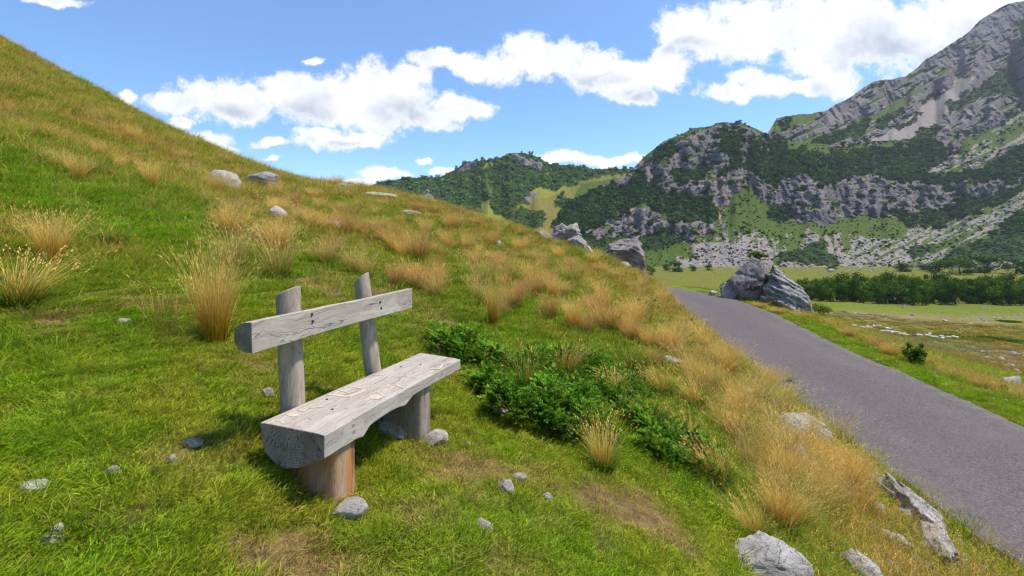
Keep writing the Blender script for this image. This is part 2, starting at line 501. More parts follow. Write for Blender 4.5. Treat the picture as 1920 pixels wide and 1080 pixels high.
def M_asphalt():
    m, n, out = new_mat('asphalt')
    P = n.node('ShaderNodeNewGeometry').outputs['Position']
    v = n.node('ShaderNodeTexVoronoi', {'Vector': P, 'Scale': 42.0}).outputs['Color']
    g = n.sep(v)[0]
    a = n.noise(P, 0.5, 5, 0.65)
    f = n.noise(P, 34.0, 4, 0.8)
    c = n.mix(g, (0.048, 0.038, 0.039), (0.125, 0.105, 0.105))
    c = n.mix(n.ramp(a, 0.35, 0.7, 0, 0.45), c, (0.105, 0.086, 0.086))
    c = n.mix(n.ramp(f, 0.45, 0.75, 0, 0.55), c, (0.15, 0.13, 0.125))
    ed = n.node('ShaderNodeAttribute', attribute_name='edge').outputs['Fac']
    c = n.mix(n.math('MULTIPLY', ed, n.ramp(n.noise(P, 3.0, 4), 0.35, 0.6, 0, 0.6)), c, (0.17, 0.15, 0.12))
    wl = n.node('ShaderNodeAttribute', attribute_name='wheel').outputs['Fac']
    c = n.mix(n.math('MULTIPLY', wl, n.ramp(n.noise(P, 0.8, 4, .6), .3, .7, .15, .5)), c, n.mix(1.0, c, (1.35, 1.33, 1.33), 'MULTIPLY'))
    c = n.mix(n.ramp(n.noise(P, 1.7, 6, 0.75), 0.60, 0.72, 0, 0.35), c, (0.055, 0.045, 0.045))
    c = n.mix(n.ramp(n.noise(P, 5.5, 5, 0.8), 0.66, 0.74, 0, 0.5), c, (0.20, 0.165, 0.14))
    ck = n.noise(P, 0.9, 6, 0.65, 1.2)
    c = n.mix(n.math('MULTIPLY', n.ramp(n.math('ABSOLUTE', n.math('SUBTRACT', ck, 0.5)), 0.0, 0.004, 0.8, 0.0), n.ramp(n.noise(P, 0.25, 2), 0.45, 0.6)), c, (0.02, 0.017, 0.017))
    finish(n, out, c, 0.85, 0.25, n.math('ADD', g, f), 0.5, 0.006)
    return m


MAT_GROUND = M_ground(); MAT_ROCK = M_rock(); MAT_MOUNT = M_mountain(); MAT_ROAD = M_asphalt()
MAT_ROCK_L = M_rock('pale_limestone', (0.45, 0.42, 0.385), (0.15, 0.135, 0.13), (0.38, 0.30, 0.22), 1.6, 0.2)
MAT_ROCK_S = M_rock('field_stone', (0.40, 0.36, 0.325), (0.20, 0.17, 0.15), (0.45, 0.36, 0.28), 5.0, 0.1)
MAT_ROCK_P = M_rock('boulder_stone', (0.32, 0.275, 0.26), (0.10, 0.085, 0.08), (0.36, 0.29, 0.22), 0.8, 0.2)

# ------------------------------------------------------------------ what grows where
GREEN = np.array([0.072, 0.142, 0.005]); FRESH = np.array([0.112, 0.215, 0.006]); OLIVE = np.array([0.185, 0.178, 0.014])
STRAW = np.array([0.30, 0.185, 0.055]); SOIL = np.array([0.135, 0.078, 0.042]); OCHRE = np.array([0.175, 0.125, 0.030]); STONE = np.array([0.30, 0.275, 0.245])


def wpatch(x, y, cx, cy, rx, ry=None):
    ry = ry or rx
    return np.exp(-(((x - cx) / rx) ** 2 + ((y - cy) / ry) ** 2))


_soil = [(920,1040,.16),(790,985,.14),(470,1040,.12),(1040,870,.14),(1270,1020,.16),(890,930,.14),(250,960,.12),(420,720,.18),(120,740,.14),(560,1010,.10),(1000,950,.12),(870,860,.20),(880,905,.20),(940,1000,.20),(830,960,.22),(1090,1000,.20),(350,848,.16),(330,870,.12),(600,1060,.2),(1210,960,.20),(1000,870,.25),(700,560,.5),(220,585,.35),(540,690,.2),(150,830,.15),(720,1050,.2),(960,940,.25),(1130,930,.2)]
SOILP = []
for (px, row, s) in _soil:
    g = ground_at(px, row)
    if g: SOILP.append((g.x, g.y, s * g.y / 3.0))
gL = ground_at(300, 900); gB = Vector((-0.9, 2.9, 0))


def cover(x, y):
    """returns weights fresh, olive, straw, soil, and an albedo"""
    x = np.asarray(x, float); y = np.asarray(y, float)
    r = np.hypot(x, y)
    a = fbm(x / 1.6, y / 1.6, 3.3, 4, 21); b = fbm(x / 0.55, y / 0.55, 1.3, 3, 33); c = fbm(x / 5.0, y / 5.0, 7.1, 3, 43)
    d, _ = road_dist(x, y); d = d.reshape(x.shape)
    left = d < 0
    dist = np.abs(d) - RHW
    soil = np.zeros_like(x)
    for (cx, cy, s) in SOILP: soil = np.maximum(soil, wpatch(x, y, cx, cy, s * 1.3, s * 1.1))
    b2 = fbm(x / 0.16, y / 0.16, 4.4, 3, 35)
    soil = np.clip(soil * (0.42 + 2.6 * b + 2.2 * b2), 0, 1) + np.clip(b - 0.34, 0, 1) * 1.5
    soil = np.clip(soil, 0, 1)
    # straw: along the road bank, along the crest, high on the hill
    bank = np.exp(-((dist - 2.0) / 1.5) ** 2) * left * (r < 45)
    u = x / np.maximum(y, 0.1)
    crest = sstep(9, 20, r) * (x < 9) * left
    straw = np.clip(bank * 0.62 + crest * (0.66 + 1.3 * a) + (r > 5) * np.clip(a + c * 0.6 - 0.12, 0, 1) * 1.0, 0, 1)
    straw = np.where(left | (np.abs(d) > 900), straw, np.clip(np.exp(-((dist - 3.2) / 1.4) ** 2) * 0.8 + np.clip(a, 0, 1) * .5, 0, 1) * (dist > 1.2))
    straw *= (1 - 0.8 * wpatch(x, y, -1.0, 3.2, 1.5)) * (1 - 0.75 * wpatch(x, y, -1.6, 1.9, 1.3))
    olive = np.clip(0.30 + 1.5 * c + 1.1 * b, 0, 1)
    fresh = np.clip(0.5 - 1.1 * c + 0.9 * a, 0, 1)
    verge = (~left) & (dist < 1.6) & (dist > -1)
    fresh = np.where(verge, 1.0, fresh); olive = np.where(verge, 0.25, olive)
    col = GREEN + (FRESH - GREEN) * fresh[..., None]
    col = col + (OLIVE - col) * (olive * 0.65)[..., None]
    col = col + (STRAW * 0.8 - col) * (straw * 0.8)[..., None]
    col = col + (SOIL - col) * (soil * 0.85)[..., None]
    # valley meadow beyond the road
    v = sstep(16, 40, r) * (~left | (np.abs(d) > 900)) * (y > 0) * sstep(-0.1, 0.25, u)
    s1 = fbm(x / 30, y / 16, 2.2, 4, 61); s2 = fbm(x / 9, y / 5, 5.2, 4, 71) + 0.5 * fbm(x / 2.2, y / 1.6, 1.2, 3, 73)
    mc = OLIVE * 0.7 + (OCHRE - OLIVE * 0.7) * np.clip(0.55 + 1.6 * s1, 0, 1)[..., None]
    mc = mc + (FRESH * 0.95 - mc) * np.clip(-0.1 - 1.9 * s1 + 0.7 * s2, 0, 0.9)[..., None]
    st = np.clip((s2 - 0.12) * 3.0, 0, 1) * np.clip(0.3 + np.exp(-((r - 150) / 22) ** 2) * 1.2 + np.exp(-((r - 62) / 12) ** 2) + np.exp(-((r - 460) / 70) ** 2), 0, 1)
    mc = mc + (STONE * 0.7 - mc) * (st * 0.4)[..., None]
    gb_ = np.exp(-((y - 178) / 26) ** 2) * (0.7 + 0.9 * s2); mc = mc + (FRESH * 0.8 - mc) * np.clip(gb_, 0, .8)[..., None]
    gs_ = np.exp(-((y - 152) / 12) ** 2) * (0.4 + 2.0 * s2) + np.exp(-((y - 66) / 9) ** 2) * (0.4 + 2.0 * s2); mc = mc + (STONE * .75 - mc) * np.clip(gs_, 0, .28)[..., None]
    fg = sstep(215, 260, r)
    mc = mc + (np.array([0.105, 0.135, 0.02]) - mc) * (fg * 0.7)[..., None]
    col = col + (mc - col) * v[..., None]
    return dict(fresh=fresh, olive=olive, straw=straw, soil=soil, col=col, road=d, left=left, dist=dist, valley=v)


# ------------------------------------------------------------------ ground sheet
def build_ground():
    NA, NR = 640, 430
    # angles: dense in front, coarse behind
    t = np.linspace(-1, 1, NA, endpoint=False)
    th = np.where(np.abs(t) < 0.86, t / 0.86 * R(64), np.sign(t) * (R(64) + (np.abs(t) - 0.86) / 0.14 * (math.pi - R(64))))
    rr = np.exp(np.linspace(math.log(0.35), math.log(1500), NR))
    TH, RR = np.meshgrid(th, rr, indexing='ij')
    X = np.sin(TH) * RR; Y = np.cos(TH) * RR
    Z = H(X, Y)
    far = RR > 600
    Z = np.where(far, np.minimum(Z, -24.9 + (RR - 600) * 0.0 * 1), Z) if False else Z
    V = np.stack([X, Y, Z], -1).reshape(-1, 3)
    Fc = grid_faces(NA, NR, wrap=True)
    # centre cap
    V = np.concatenate([V, [[0, 0, Hs(0, 0.01)]]])
    me = mesh_from('meadow', V, Fc, [MAT_GROUND])
    cc = cover(V[:, 0], V[:, 1]); cv = cc['col'] * (0.62 + 0.33 * np.maximum(cc['valley'], cc['soil']))[:, None]  # turf ground darkened in its colour, in place of shade from the blades
    set_attr(me, 'cover', cv, 'FLOAT_COLOR')
    bm = bmesh.new(); bm.from_mesh(me); bm.verts.ensure_lookup_table()
    ci = len(V) - 1
    for i in range(NA):
        bm.faces.new((bm.verts[ci], bm.verts[((i + 1) % NA) * NR], bm.verts[i * NR]))
    bmesh.ops.recalc_face_normals(bm, faces=bm.faces[-4:])
    bm.to_mesh(me); bm.free()
    me.polygons.foreach_set('use_smooth', np.ones(len(me.polygons), dtype=bool))
    return tag(link('ground', me), kind='structure')


build_ground()


def build_road():
    rng = np.random.default_rng(4)
    n = len(RP)
    sN = np.arange(n) * 0.2
    jl = 0.16 * fbm(sN / 1.2, 0, 0, 4, 3) + 0.07 * fbm(sN / 0.3, 0, 9, 2, 8)
    jr = 0.16 * fbm(sN / 1.2, 5, 0, 4, 3) + 0.07 * fbm(sN / 0.3, 5, 9, 2, 8)
    offs = [-1.0, -1.0, -0.97, -0.8, -0.5, -0.2, 0, 0.2, 0.5, 0.8, 0.97, 1.0, 1.0]
    zs = [-0.16, -0.03, 0.0, 0.0, 0.015, 0.03, 0.035, 0.03, 0.015, 0, 0, -0.03, -0.16]
    V = []; E = []
    for k, (o, z) in enumerate(zip(offs, zs)):
        w = o * RHW + (jl if o < -0.9 else jr if o > 0.9 else 0)
        if k in (0, 12): w = w + np.sign(o) * 0.03
        V.append(np.stack([RP[:, 0] + RN[:, 0] * w, RP[:, 1] + RN[:, 1] * w, RP[:, 2] + z + 0.01 * fbm(sN / 3, o, 0, 2, 5)], 1))
        E.append(np.full(n, abs(o) ** 6))
    V = np.stack(V, 0).reshape(-1, 3)
    me = mesh_from('road', V, grid_faces(13, n)[:, ::-1], [MAT_ROAD])
    set_attr(me, 'edge', np.concatenate(E)); set_attr(me, 'wheel', np.concatenate([np.full(n, math.exp(-((abs(o) - .45) / .2) ** 2)) for o in offs]))
    return tag(link('road', me), kind='structure')


build_road()

# ------------------------------------------------------------------ mountains
C_ROCK = np.array([0.205, 0.182, 0.185]); C_SCREE = np.array([0.225, 0.195, 0.190]); C_GRASS = np.array([0.060, 0.088, 0.015])
C_DRY = np.array([0.150, 0.132, 0.032]); C_FOREST = np.array([0.028, 0.050, 0.014]); C_BRIGHT = np.array([0.165, 0.175, 0.028])
CLS = {'rock': (C_ROCK, 1.0, 0.22), 'scree': (C_SCREE, 0.12, 1.0), 'grass': (C_GRASS, 0.0, 1.3), 'dry': (C_DRY, 0.0, 1.4), 'forest': (C_FOREST, 0.0, 0.75), 'bright': (C_BRIGHT, 0.0, 1.4),
       'path': (np.array([0.30, 0.24, 0.15]), 0.0, 0.8), 'mixed': (C_GRASS * 0.7, 0.3, 0.7)}
CLSN = list(CLS)


def classify(px, row, default, polys, amp=10.0):
    jx = px + amp * fbm(px / 26, row / 26, 1.5, 4, 91) * 2; jy = row + amp * fbm(px / 26, row / 26, 8.5, 4, 92) * 2
    idx = np.full(px.shape, CLSN.index(default))
    for nm, poly in polys:
        idx[in_poly(jx, jy, poly)] = CLSN.index(nm)
    return idx


SHEETS = {}


def sheet(name, x0, x1, nx, ny, base, crest, default, polys, extra=None, relief=16.0, seed=0, crest_noise=2.5, back=True):
    px = np.linspace(x0, x1, nx)
    br = np.interp(px, [b[0] for b in base], [b[1] for b in base]); bd = np.interp(px, [b[0] for b in base], [b[2] for b in base])
    crw = np.interp(px, [c[0] for c in crest], [c[1] for c in crest]); cd = np.interp(px, [c[0] for c in crest], [c[2] for c in crest])
    crw = crw + crest_noise * (fbm(px / 24, 0, seed, 3, 7) + 0.7 * fbm(px / 7, 0, seed, 3, 8))
    t = np.linspace(0, 1, ny)
    PX = np.repeat(px[:, None], ny, 1); ROW = br[:, None] + (crw - br)[:, None] * t[None]
    idx = classify(PX, ROW, default, polys)
    if extra is not None: idx = extra(PX, ROW, idx)
    st = np.array([CLS[c][2] for c in CLSN])[idx]
    # smooth steepness sideways and along
    for _ in range(10):
        st[1:-1] = (st[:-2] + st[1:-1] * 2 + st[2:]) / 4; st[:, 1:-1] = (st[:, :-2] + st[:, 1:-1] * 2 + st[:, 2:]) / 4
    cum = np.cumsum(st, 1); cum -= cum[:, :1]; cum /= cum[:, -1:]
    Dp = bd[:, None] + (cd - bd)[:, None] * cum
    X = (PX - 960) / F * Dp; Z = (HR - ROW) / F * Dp
    sc = np.mean(Dp)
    rk = (idx == CLSN.index('rock')).astype(float); sr = (idx == CLSN.index('scree')).astype(float)
    for _ in range(3):
        rk[1:-1, 1:-1] = (rk[:-2, 1:-1] + rk[2:, 1:-1] + rk[1:-1, :-2] + rk[1:-1, 2:] + rk[1:-1, 1:-1] * 2) / 6
    edge = np.minimum(1, np.minimum(t[None] * 8, 1))
    q = 55.0 * sc / 800
    rel = ridged(X / q, Dp / q * 0.7, Z / (q * 2.4), 5, seed + 3, 0.6) - 0.5
    rel2 = ridged(X / (q * 0.22), Dp / (q * 0.22), Z / (q * 0.5), 4, seed + 13, 0.65) - 0.5
    big = fbm(X / (q * 3.2), 0, Z / (q * 5), 3, seed + 5)
    dd = -0.72 * (relief * (0.30 + 1.0 * rk) * rel + relief * 0.42 * (0.1 + rk + 0.15 * sr) * rel2 + relief * 1.8 * big) * sc / 800 * edge
    D2 = Dp + dd
    X = (PX - 960) / F * D2; Y = D2; Z = (HR - ROW) / F * D2
    # continue over the crest and down behind
    nb = 6
    bx, by, bz = [X], [Y], [Z]
    for k in range(1, nb + 1):
        Dk = D2[:, -1:] * (1 + 0.035 * k); zk = Z[:, -1:] - (3.0 * k + 5.0 * k * k) * sc / 900
        bx.append((px[:, None] - 960) / F * Dk); by.append(Dk); bz.append(zk)
    Xa = np.concatenate(bx, 1); Ya = np.concatenate(by, 1); Za = np.concatenate(bz, 1)
    # and a skirt below the foot
    V = np.stack([Xa, Ya, Za], -1)
    nyy = ny + nb
    rk_s = rk.copy()
    cols = np.array([CLS[c][0] for c in CLSN])[idx]
    rocky = np.array([CLS[c][1] for c in CLSN])[idx]
    colf = np.concatenate([cols, np.repeat(cols[:, -1:], nb, 1)], 1); rf = np.concatenate([rocky, np.repeat(rocky[:, -1:], nb, 1)], 1)
    me = mesh_from(name, V.reshape(-1, 3), grid_faces(nx, nyy), [MAT_MOUNT])
    set_attr(me, 'cover', colf.reshape(-1, 3), 'FLOAT_COLOR'); set_attr(me, 'rocky', rf.ravel())
    o = tag(link(name, me), kind='structure')
    SHEETS[name] = dict(px=PX, row=ROW, X=X, Y=Y, Z=Z, idx=idx)
    return o


# middle-distance green hill with a rocky hump
A_polys = [
 ('rock', [(560,480),(560,350),(700,350),(760,400),(870,410),(880,470)]),
 ('forest', [(640,480),(640,355),(760,330),(860,330),(900,345),(910,420),(800,420)]),
 ('rock', [(770,372),(800,362),(830,385),(800,396)]),
 ('bright', [(890,398),(915,375),(930,390),(960,420),(975,440),(900,440),(868,415)]),
 ('dry', [(1215,300),(1230,345),(1180,362),(1110,400),(1060,440),(1000,445),(955,425),(965,395),(1000,372),(1060,350),(1105,332),(1150,326),(1190,318)]),
 ('bright', [(1000,350),(1040,352),(1060,362),(1010,378),(990,372)]),
 ('grass', [(1085,345),(1150,332),(1190,330),(1120,372),(1070,392)]),
 ('forest', [(948,412),(965,398),(990,388),(1015,396),(1020,412),(1005,432),(960,434)]),
 ('forest', [(900,300),(1000,292),(1100,312),(1170,318),(1140,328),(1090,338),(1060,352),(1000,350),(985,372),(950,392),(930,402),(915,372),(900,340)]),
 ('forest', [(1040,380),(1070,374),(1065,390),(1040,392)]),
 ('rock', [(955,288),(985,292),(1012,300),(1016,316),(992,318),(975,306)]),
 ('rock', [(855,320),(885,303),(895,306),(868,325)]),
 ('rock', [(975,371),(1000,362),(1010,366),(1004,374),(982,376)]),
 ('bright', [(905,318),(935,300),(940,303),(918,322)]),
 ('grass', [(908,325),(914,325),(928,362),(920,375)]),
 ('grass', [(845,415),(850,380),(858,380),(856,420)]),
]
sheet('hill', 560, 1262, 420, 130, [(560,480,620),(900,480,600),(1100,500,600),(1262,510,620)],
      [(560,372,1150),(640,356,1150),(680,352,1150),(730,338,1120),(790,332,1100),(820,334,1100),(850,319,1080),(880,302,1060),(905,301,1050),(935,297,1040),(955,287,1030),(985,287,1020),(1003,291,1020),(1030,307,1030),(1080,311,1050),(1110,316,1060),(1140,317,1080),(1190,316,1100),(1262,318,1100)],
      'mixed', A_polys, None, 22, 3)

# the rocky knob and the slopes under the great mountain
B_polys = [
 ('scree', [(1020,515),(1020,470),(1200,470),(1280,455),(1400,440),(1560,430),(1700,430),(1800,400),(1920,345),(2400,200),(2400,515)]),
 ('grass', [(1160,515),(1200,462),(1290,455),(1300,470),(1260,500)]),
 ('grass', [(1180,345),(1200,350),(1260,335),(1400,336),(1430,380),(1500,380),(1560,400),(1650,400),(1710,425),(1690,445),(1600,445),(1520,436),(1440,442),(1370,440),(1290,445),(1200,440)]),
 ('rock', [(1180,340),(1205,300),(1240,268),(1330,236),(1400,233),(1470,262),(1500,290),(1440,330),(1400,345),(1350,400),(1280,370),(1200,345)]),
 ('rock', [(1110,450),(1130,410),(1200,395),(1262,410),(1285,425),(1330,412),(1350,425),(1290,445),(1200,440)]),
 ('rock', [(1440,380),(1500,352),(1560,352),(1610,335),(1680,338),(1740,350),(1700,400),(1640,395),(1560,415),(1490,420),(1450,400)]),
 ('rock', [(1645,402),(1665,366),(1720,352),(1780,342),(1860,335),(1868,352),(1810,372),(1750,386),(1700,410)]),
 ('forest', [(1425,250),(1470,262),(1500,272),(1560,280),(1640,266),(1700,262),(1750,262),(1775,300),(1765,325),(1700,345),(1655,330),(1620,335),(1590,330),(1555,345),(1500,335),(1450,345),(1418,330),(1395,310),(1410,285),(1440,280)]),
 ('forest', [(1030,460),(1040,400),(1075,372),(1120,352),(1180,345),(1235,350),(1285,366),(1325,372),(1348,395),(1340,412),(1320,420),(1275,420),(1240,402),(1195,388),(1150,402),(1125,420),(1080,450)]),
 ('forest', [(1180,338),(1196,318),(1210,322),(1225,345),(1200,350)]),
 ('forest', [(1228,290),(1262,262),(1268,280),(1240,310)]),
 ('forest', [(1340,245),(1388,242),(1400,262),(1385,285),(1392,310),(1378,312),(1360,285)]),
 ('forest', [(1405,262),(1430,270),(1425,300),(1408,292)]),
 ('forest', [(1255,325),(1300,310),(1330,318),(1320,340),(1270,345)]),
 ('forest', [(1050,480),(1080,440),(1130,440),(1200,446),(1262,430),(1282,452),(1240,466),(1150,475),(1100,490)]),
 ('forest', [(1435,405),(1455,385),(1482,388),(1485,415),(1450,424)]),
 ('forest', [(1650,385),(1700,405),(1740,398),(1790,380),(1870,362),(1905,348),(1960,310),(1990,320),(1900,370),(1830,400),(1780,418),(1735,432),(1700,425)]),
 ('forest', [(1698,350),(1745,325),(1800,325),(1850,310),(1920,272),(2000,235),(2050,240),(2000,290),(1920,332),(1870,338),(1800,338),(1745,350)]),
 ('forest', [(1755,485),(1790,462),(1845,452),(1868,432),(1900,402),(1990,362),(2100,330),(2100,480),(1900,488),(1830,495),(1775,500)]),
 ('forest', [(1456,496),(1466,478),(1490,472),(1508,470),(1515,456),(1542,456),(1552,478),(1576,490),(1572,499)]),
 ('forest', [(1690,474),(1720,462),(1760,458),(1750,470),(1710,480)]),
 ('forest', [(1302,492),(1318,470),(1330,478),(1345,490),(1335,500),(1310,500)]),
 ('scree', [(1735,332),(1770,305),(1810,280),(1870,238),(1920,210),(2400,20),(2400,100),(2000,225),(1920,262),(1860,298),(1810,320)]),
 ('grass', [(1800,275),(1850,240),(1880,235),(1840,268),(1810,290)]),
 ('scree', [(1343,418),(1350,398),(1360,418),(1385,445),(1430,470),(1445,500),(1285,500),(1300,470),(1325,440)]),
 ('grass', [(1460,262),(1500,262),(1560,268),(1560,278),(1620,268),(1700,262),(1700,268),(1600,284),(1530,288),(1490,280)]),
 ('path', [(1339,362),(1342,362),(1352,398),(1350,425),(1345,425),(1348,398)]),
 ('grass', [(1190,322),(1240,262),(1330,232),(1420,232),(1470,262),(1430,250),(1340,238),(1245,272),(1200,318)]),
]


def B_extra(PX, ROW, idx):
    # downhill streaks of turf and dwarf bushes over the scree
    sc = idx == CLSN.index('scree')
    slope = np.where(PX > 1600, (PX + 1.9 * ROW), PX - 0.25 * ROW)
    n = fbm(slope / 16, ROW / 70, 2.0, 3, 55)
    n2 = fbm(PX / 10, ROW / 6, 4.0, 3, 56)
    low = ROW > 430
    g = sc & ((n + 0.55 * n2) > np.where(ROW < 470, 0.0, 0.12)) & (ROW < 497) & ~((PX > 1290) & (PX < 1440) & (ROW > 455))
    idx = idx.copy(); idx[g] = CLSN.index('grass')
    gg = (idx == CLSN.index('rock')) & (fbm(PX / 30, ROW / 12, 6.0, 3, 57) > 0.24)
    idx[gg] = CLSN.index('grass')
    f = (idx == CLSN.index('rock')) & (fbm(PX / 18, ROW / 14, 9.0, 3, 58) > 0.26)
    idx[f] = CLSN.index('forest')
    return idx


sheet('mountain', 1015, 2420, 700, 250, [(1015,520,520),(1200,512,545),(1300,504,560),(1500,501,560),(1700,503,560),(1920,500,560),(2420,500,560)],
      [(1015,470,600),(1030,430,650),(1060,385,720),(1120,352,800),(1165,335,840),(1185,318,850),(1205,297,860),(1225,280,865),(1245,265,870),(1280,250,870),(1300,240,870),(1320,238,870),(1332,236,870),(1345,231,870),(1362,229,870),(1400,233,880),(1430,247,890),(1460,261,900),(1500,266,920),(1560,272,960),(1640,264,1000),(1700,262,1020),(1760,256,1030),(1800,246,1040),(1920,200,1060),(2100,120,1080),(2420,10,1100)],
      'rock', B_polys, B_extra, 20, 11)

C_polys = [
 ('scree', [(1610,268),(1660,245),(1715,214),(1770,180),(1800,150),(1830,140),(1800,180),(1770,215),(1745,245),(1760,262),(1700,266)]),
 ('grass', [(1500,270),(1560,250),(1610,226),(1640,208),(1700,178),(1740,160),(1735,175),(1690,200),(1650,225),(1600,250),(1540,275)]),
 ('forest', [(1520,270),(1565,248),(1625,222),(1632,232),(1600,258),(1560,272)]),
 ('forest', [(1636,222),(1690,205),(1694,212),(1645,238)]),
 ('forest', [(1676,238),(1728,213),(1734,220),(1690,242)]),
 ('forest', [(1705,255),(1750,228),(1762,240),(1752,262),(1720,268)]),
 ('forest', [(1775,200),(1812,176),(1850,150),(1885,128),(1912,150),(1915,185),(1880,172),(1840,180),(1805,200),(1782,220)]),
 ('forest', [(1725,196),(1760,168),(1765,175),(1735,200)]),
 ('forest', [(1628,158),(1660,150),(1650,168),(1632,168)]),
 ('forest', [(1905,40),(1930,20),(1935,80),(1915,90)]),
 ('grass', [(1452,222),(1500,214),(1548,212),(1510,232),(1470,245),(1448,246)]),
 ('forest', [(1456,224),(1480,219),(1478,236),(1462,244)]),
 ('grass', [(1880,235),(1920,200),(1920,215),(1890,240)]),
]


def C_extra(PX, ROW, idx):
    f = (idx == CLSN.index('rock'))
    s = PX * 0.55 + ROW
    n = fbm(s / 9, (PX - 0.5 * ROW) / 46, 3.0, 3, 61)
    idx = idx.copy(); idx[f & (n > 0.27)] = CLSN.index('forest')
    idx[f & (fbm(s / 14, PX / 60, 8.0, 3, 62) > 0.30)] = CLSN.index('grass')
    return idx


sheet('peak', 1430, 2420, 560, 210, [(1430,300,960),(1500,282,980),(1560,284,1000),(1700,275,1040),(1800,262,1060),(1920,222,1085),(2420,40,1130)],
      [(1430,262,1000),(1443,244,1060),(1450,232,1080),(1456,222,1090),(1480,217,1100),(1500,214,1110),(1520,213,1120),(1545,208,1150),(1575,193,1200),(1600,178,1250),(1625,160,1290),(1640,152,1310),(1655,150,1320),(1675,148,1340),(1700,142,1360),(1716,130,1380),(1730,116,1400),(1760,97,1430),(1800,72,1470),(1815,62,1480),(1835,40,1500),(1850,30,1510),(1870,17,1520),(1890,8,1530),(1905,3,1540),(1920,2,1550),(1980,-25,1560),(2100,-60,1570),(2420,-120,1600)],
      'rock', C_polys, C_extra, 20, 23, 3.0)
# ------------------------------------------------------------------ rocks
_ico = {}
def ico(sub):
    if sub not in _ico:
        bm = bmesh.new(); bmesh.ops.create_icosphere(bm, subdivisions=sub, radius=1)
        V = np.array([v.co[:] for v in bm.verts]); Fc = np.array([[v.index for v in f.verts] for f in bm.faces]); bm.free()
        _ico[sub] = (V, Fc)
    return _ico[sub]


def rock_mesh(name, size, seed, sub=4, cuts=14, rough=0.10, strata=0.0, lean=0.0, mat=None, pits=0.0, saxis=None, lobes=0.0):
    """size = full width, depth, height in metres; the lower fifth goes underground"""
    rng = np.random.default_rng(seed)
    V, Fc = ico(sub)
    P = V.copy()
    if lobes:
        P = P * (1 + lobes * fbm(P[:, 0] * 1.6 + seed, P[:, 1] * 1.6, P[:, 2] * 1.6, 2, seed))[:, None]
    for k in range(cuts):
        n = rng.normal(size=3); n[2] = n[2] * 0.8 + (0.25 if k % 2 else -0.1); n /= np.linalg.norm(n)
        d = rng.uniform(0.55, 0.86)
        e = P @ n - d
        P = P - np.outer(np.where(e > 0, e * 0.92, 0), n)
    s = seed * 3.7
    P = P * (1 + rough * 1.1 * (ridged(P[:, 0] * 1.7 + s, P[:, 1] * 1.7, P[:, 2] * 1.7, 4, seed, 0.55) - 0.6))[:, None]
    if strata:
        ax = np.array(saxis if saxis is not None else (0.25, 0.1, 1.0)); ax = ax / np.linalg.norm(ax)
        q = P @ ax * 5.5 + 0.8 * fbm(P[:, 0] * 1.5 + s, P[:, 1] * 1.5, P[:, 2] * 1.5, 3, seed + 2)
        fr = q - np.floor(q)
        layer = _h(np.floor(q), np.floor(P[:, 0] * 1.1 + np.floor(q) * .37), np.zeros(len(q)), seed) % 1000 / 1000
        dd = strata * ((layer - 0.5) * 0.9 - 0.6 * np.exp(-((fr - 0.02) / 0.10) ** 2) - 0.6 * np.exp(-((fr - 1) / 0.10) ** 2))
        rad = P - np.outer(P @ ax, ax); L = np.linalg.norm(rad, axis=1, keepdims=True) + 1e-6
        P = P + rad / L * dd[:, None]
    if pits:
        P = P * (1 - pits * np.clip(ridged(P[:, 0] * 3.2 + s, P[:, 1] * 3.2, P[:, 2] * 4.2, 3, seed + 9) - 0.62, 0, 1) * 2.0)[:, None]
    P = P * (1 + 0.06 * fbm(P[:, 0] * 7 + s, P[:, 1] * 7, P[:, 2] * 9, 3, seed + 4) - 0.05 * np.clip(ridged(P[:, 0] * 2.6 + s, P[:, 1] * 2.6, P[:, 2] * 3.4, 2, seed + 6) - 0.72, 0, 1) * 3)[:, None]
    mn_, mx = P.min(0), P.max(0)
    P = (P - (mn_ + mx) / 2) / (mx - mn_)
    P[:, 0] += lean * (P[:, 2] + 0.3)
    P = P * np.array(size)
    P[:, 2] += size[2] * (0.27 if size[2] > 0.35 else 0.17)
    return mesh_from(name, P, Fc, [mat or MAT_ROCK], smooth=(sub >= 4))


def put_rock(px, row, wpx, hpx, label, seed=1, d=None, sub=4, depthf=0.8, name='rock', cat='rock', group=None, rz=None, sink=0.0, tilt=0.0, mat=None, **kw):
    """px,row = centre of the foot line on the photograph"""
    g = ground_at(px, row) if d is None else Vector(((px - 960) / F * d, d, Hs((px - 960) / F * d, d)))
    k = g.y / F
    sz = (wpx * k, wpx * k * depthf, hpx * k / 0.77)
    me = rock_mesh(name, sz, seed, sub, mat=mat, **kw)
    o = link(name, me, loc=(g.x, g.y + sz[1] * 0.35, g.z - sink * sz[2]), rot=(0, tilt, 0 if rz is None else rz))
    return tag(o, label, cat, group)


ROCKS_PX = []
def rk(px, row, w, h, label, **kw):
    ROCKS_PX.append((px, row, w, h)); return put_rock(px, row, w, h, label, **kw)


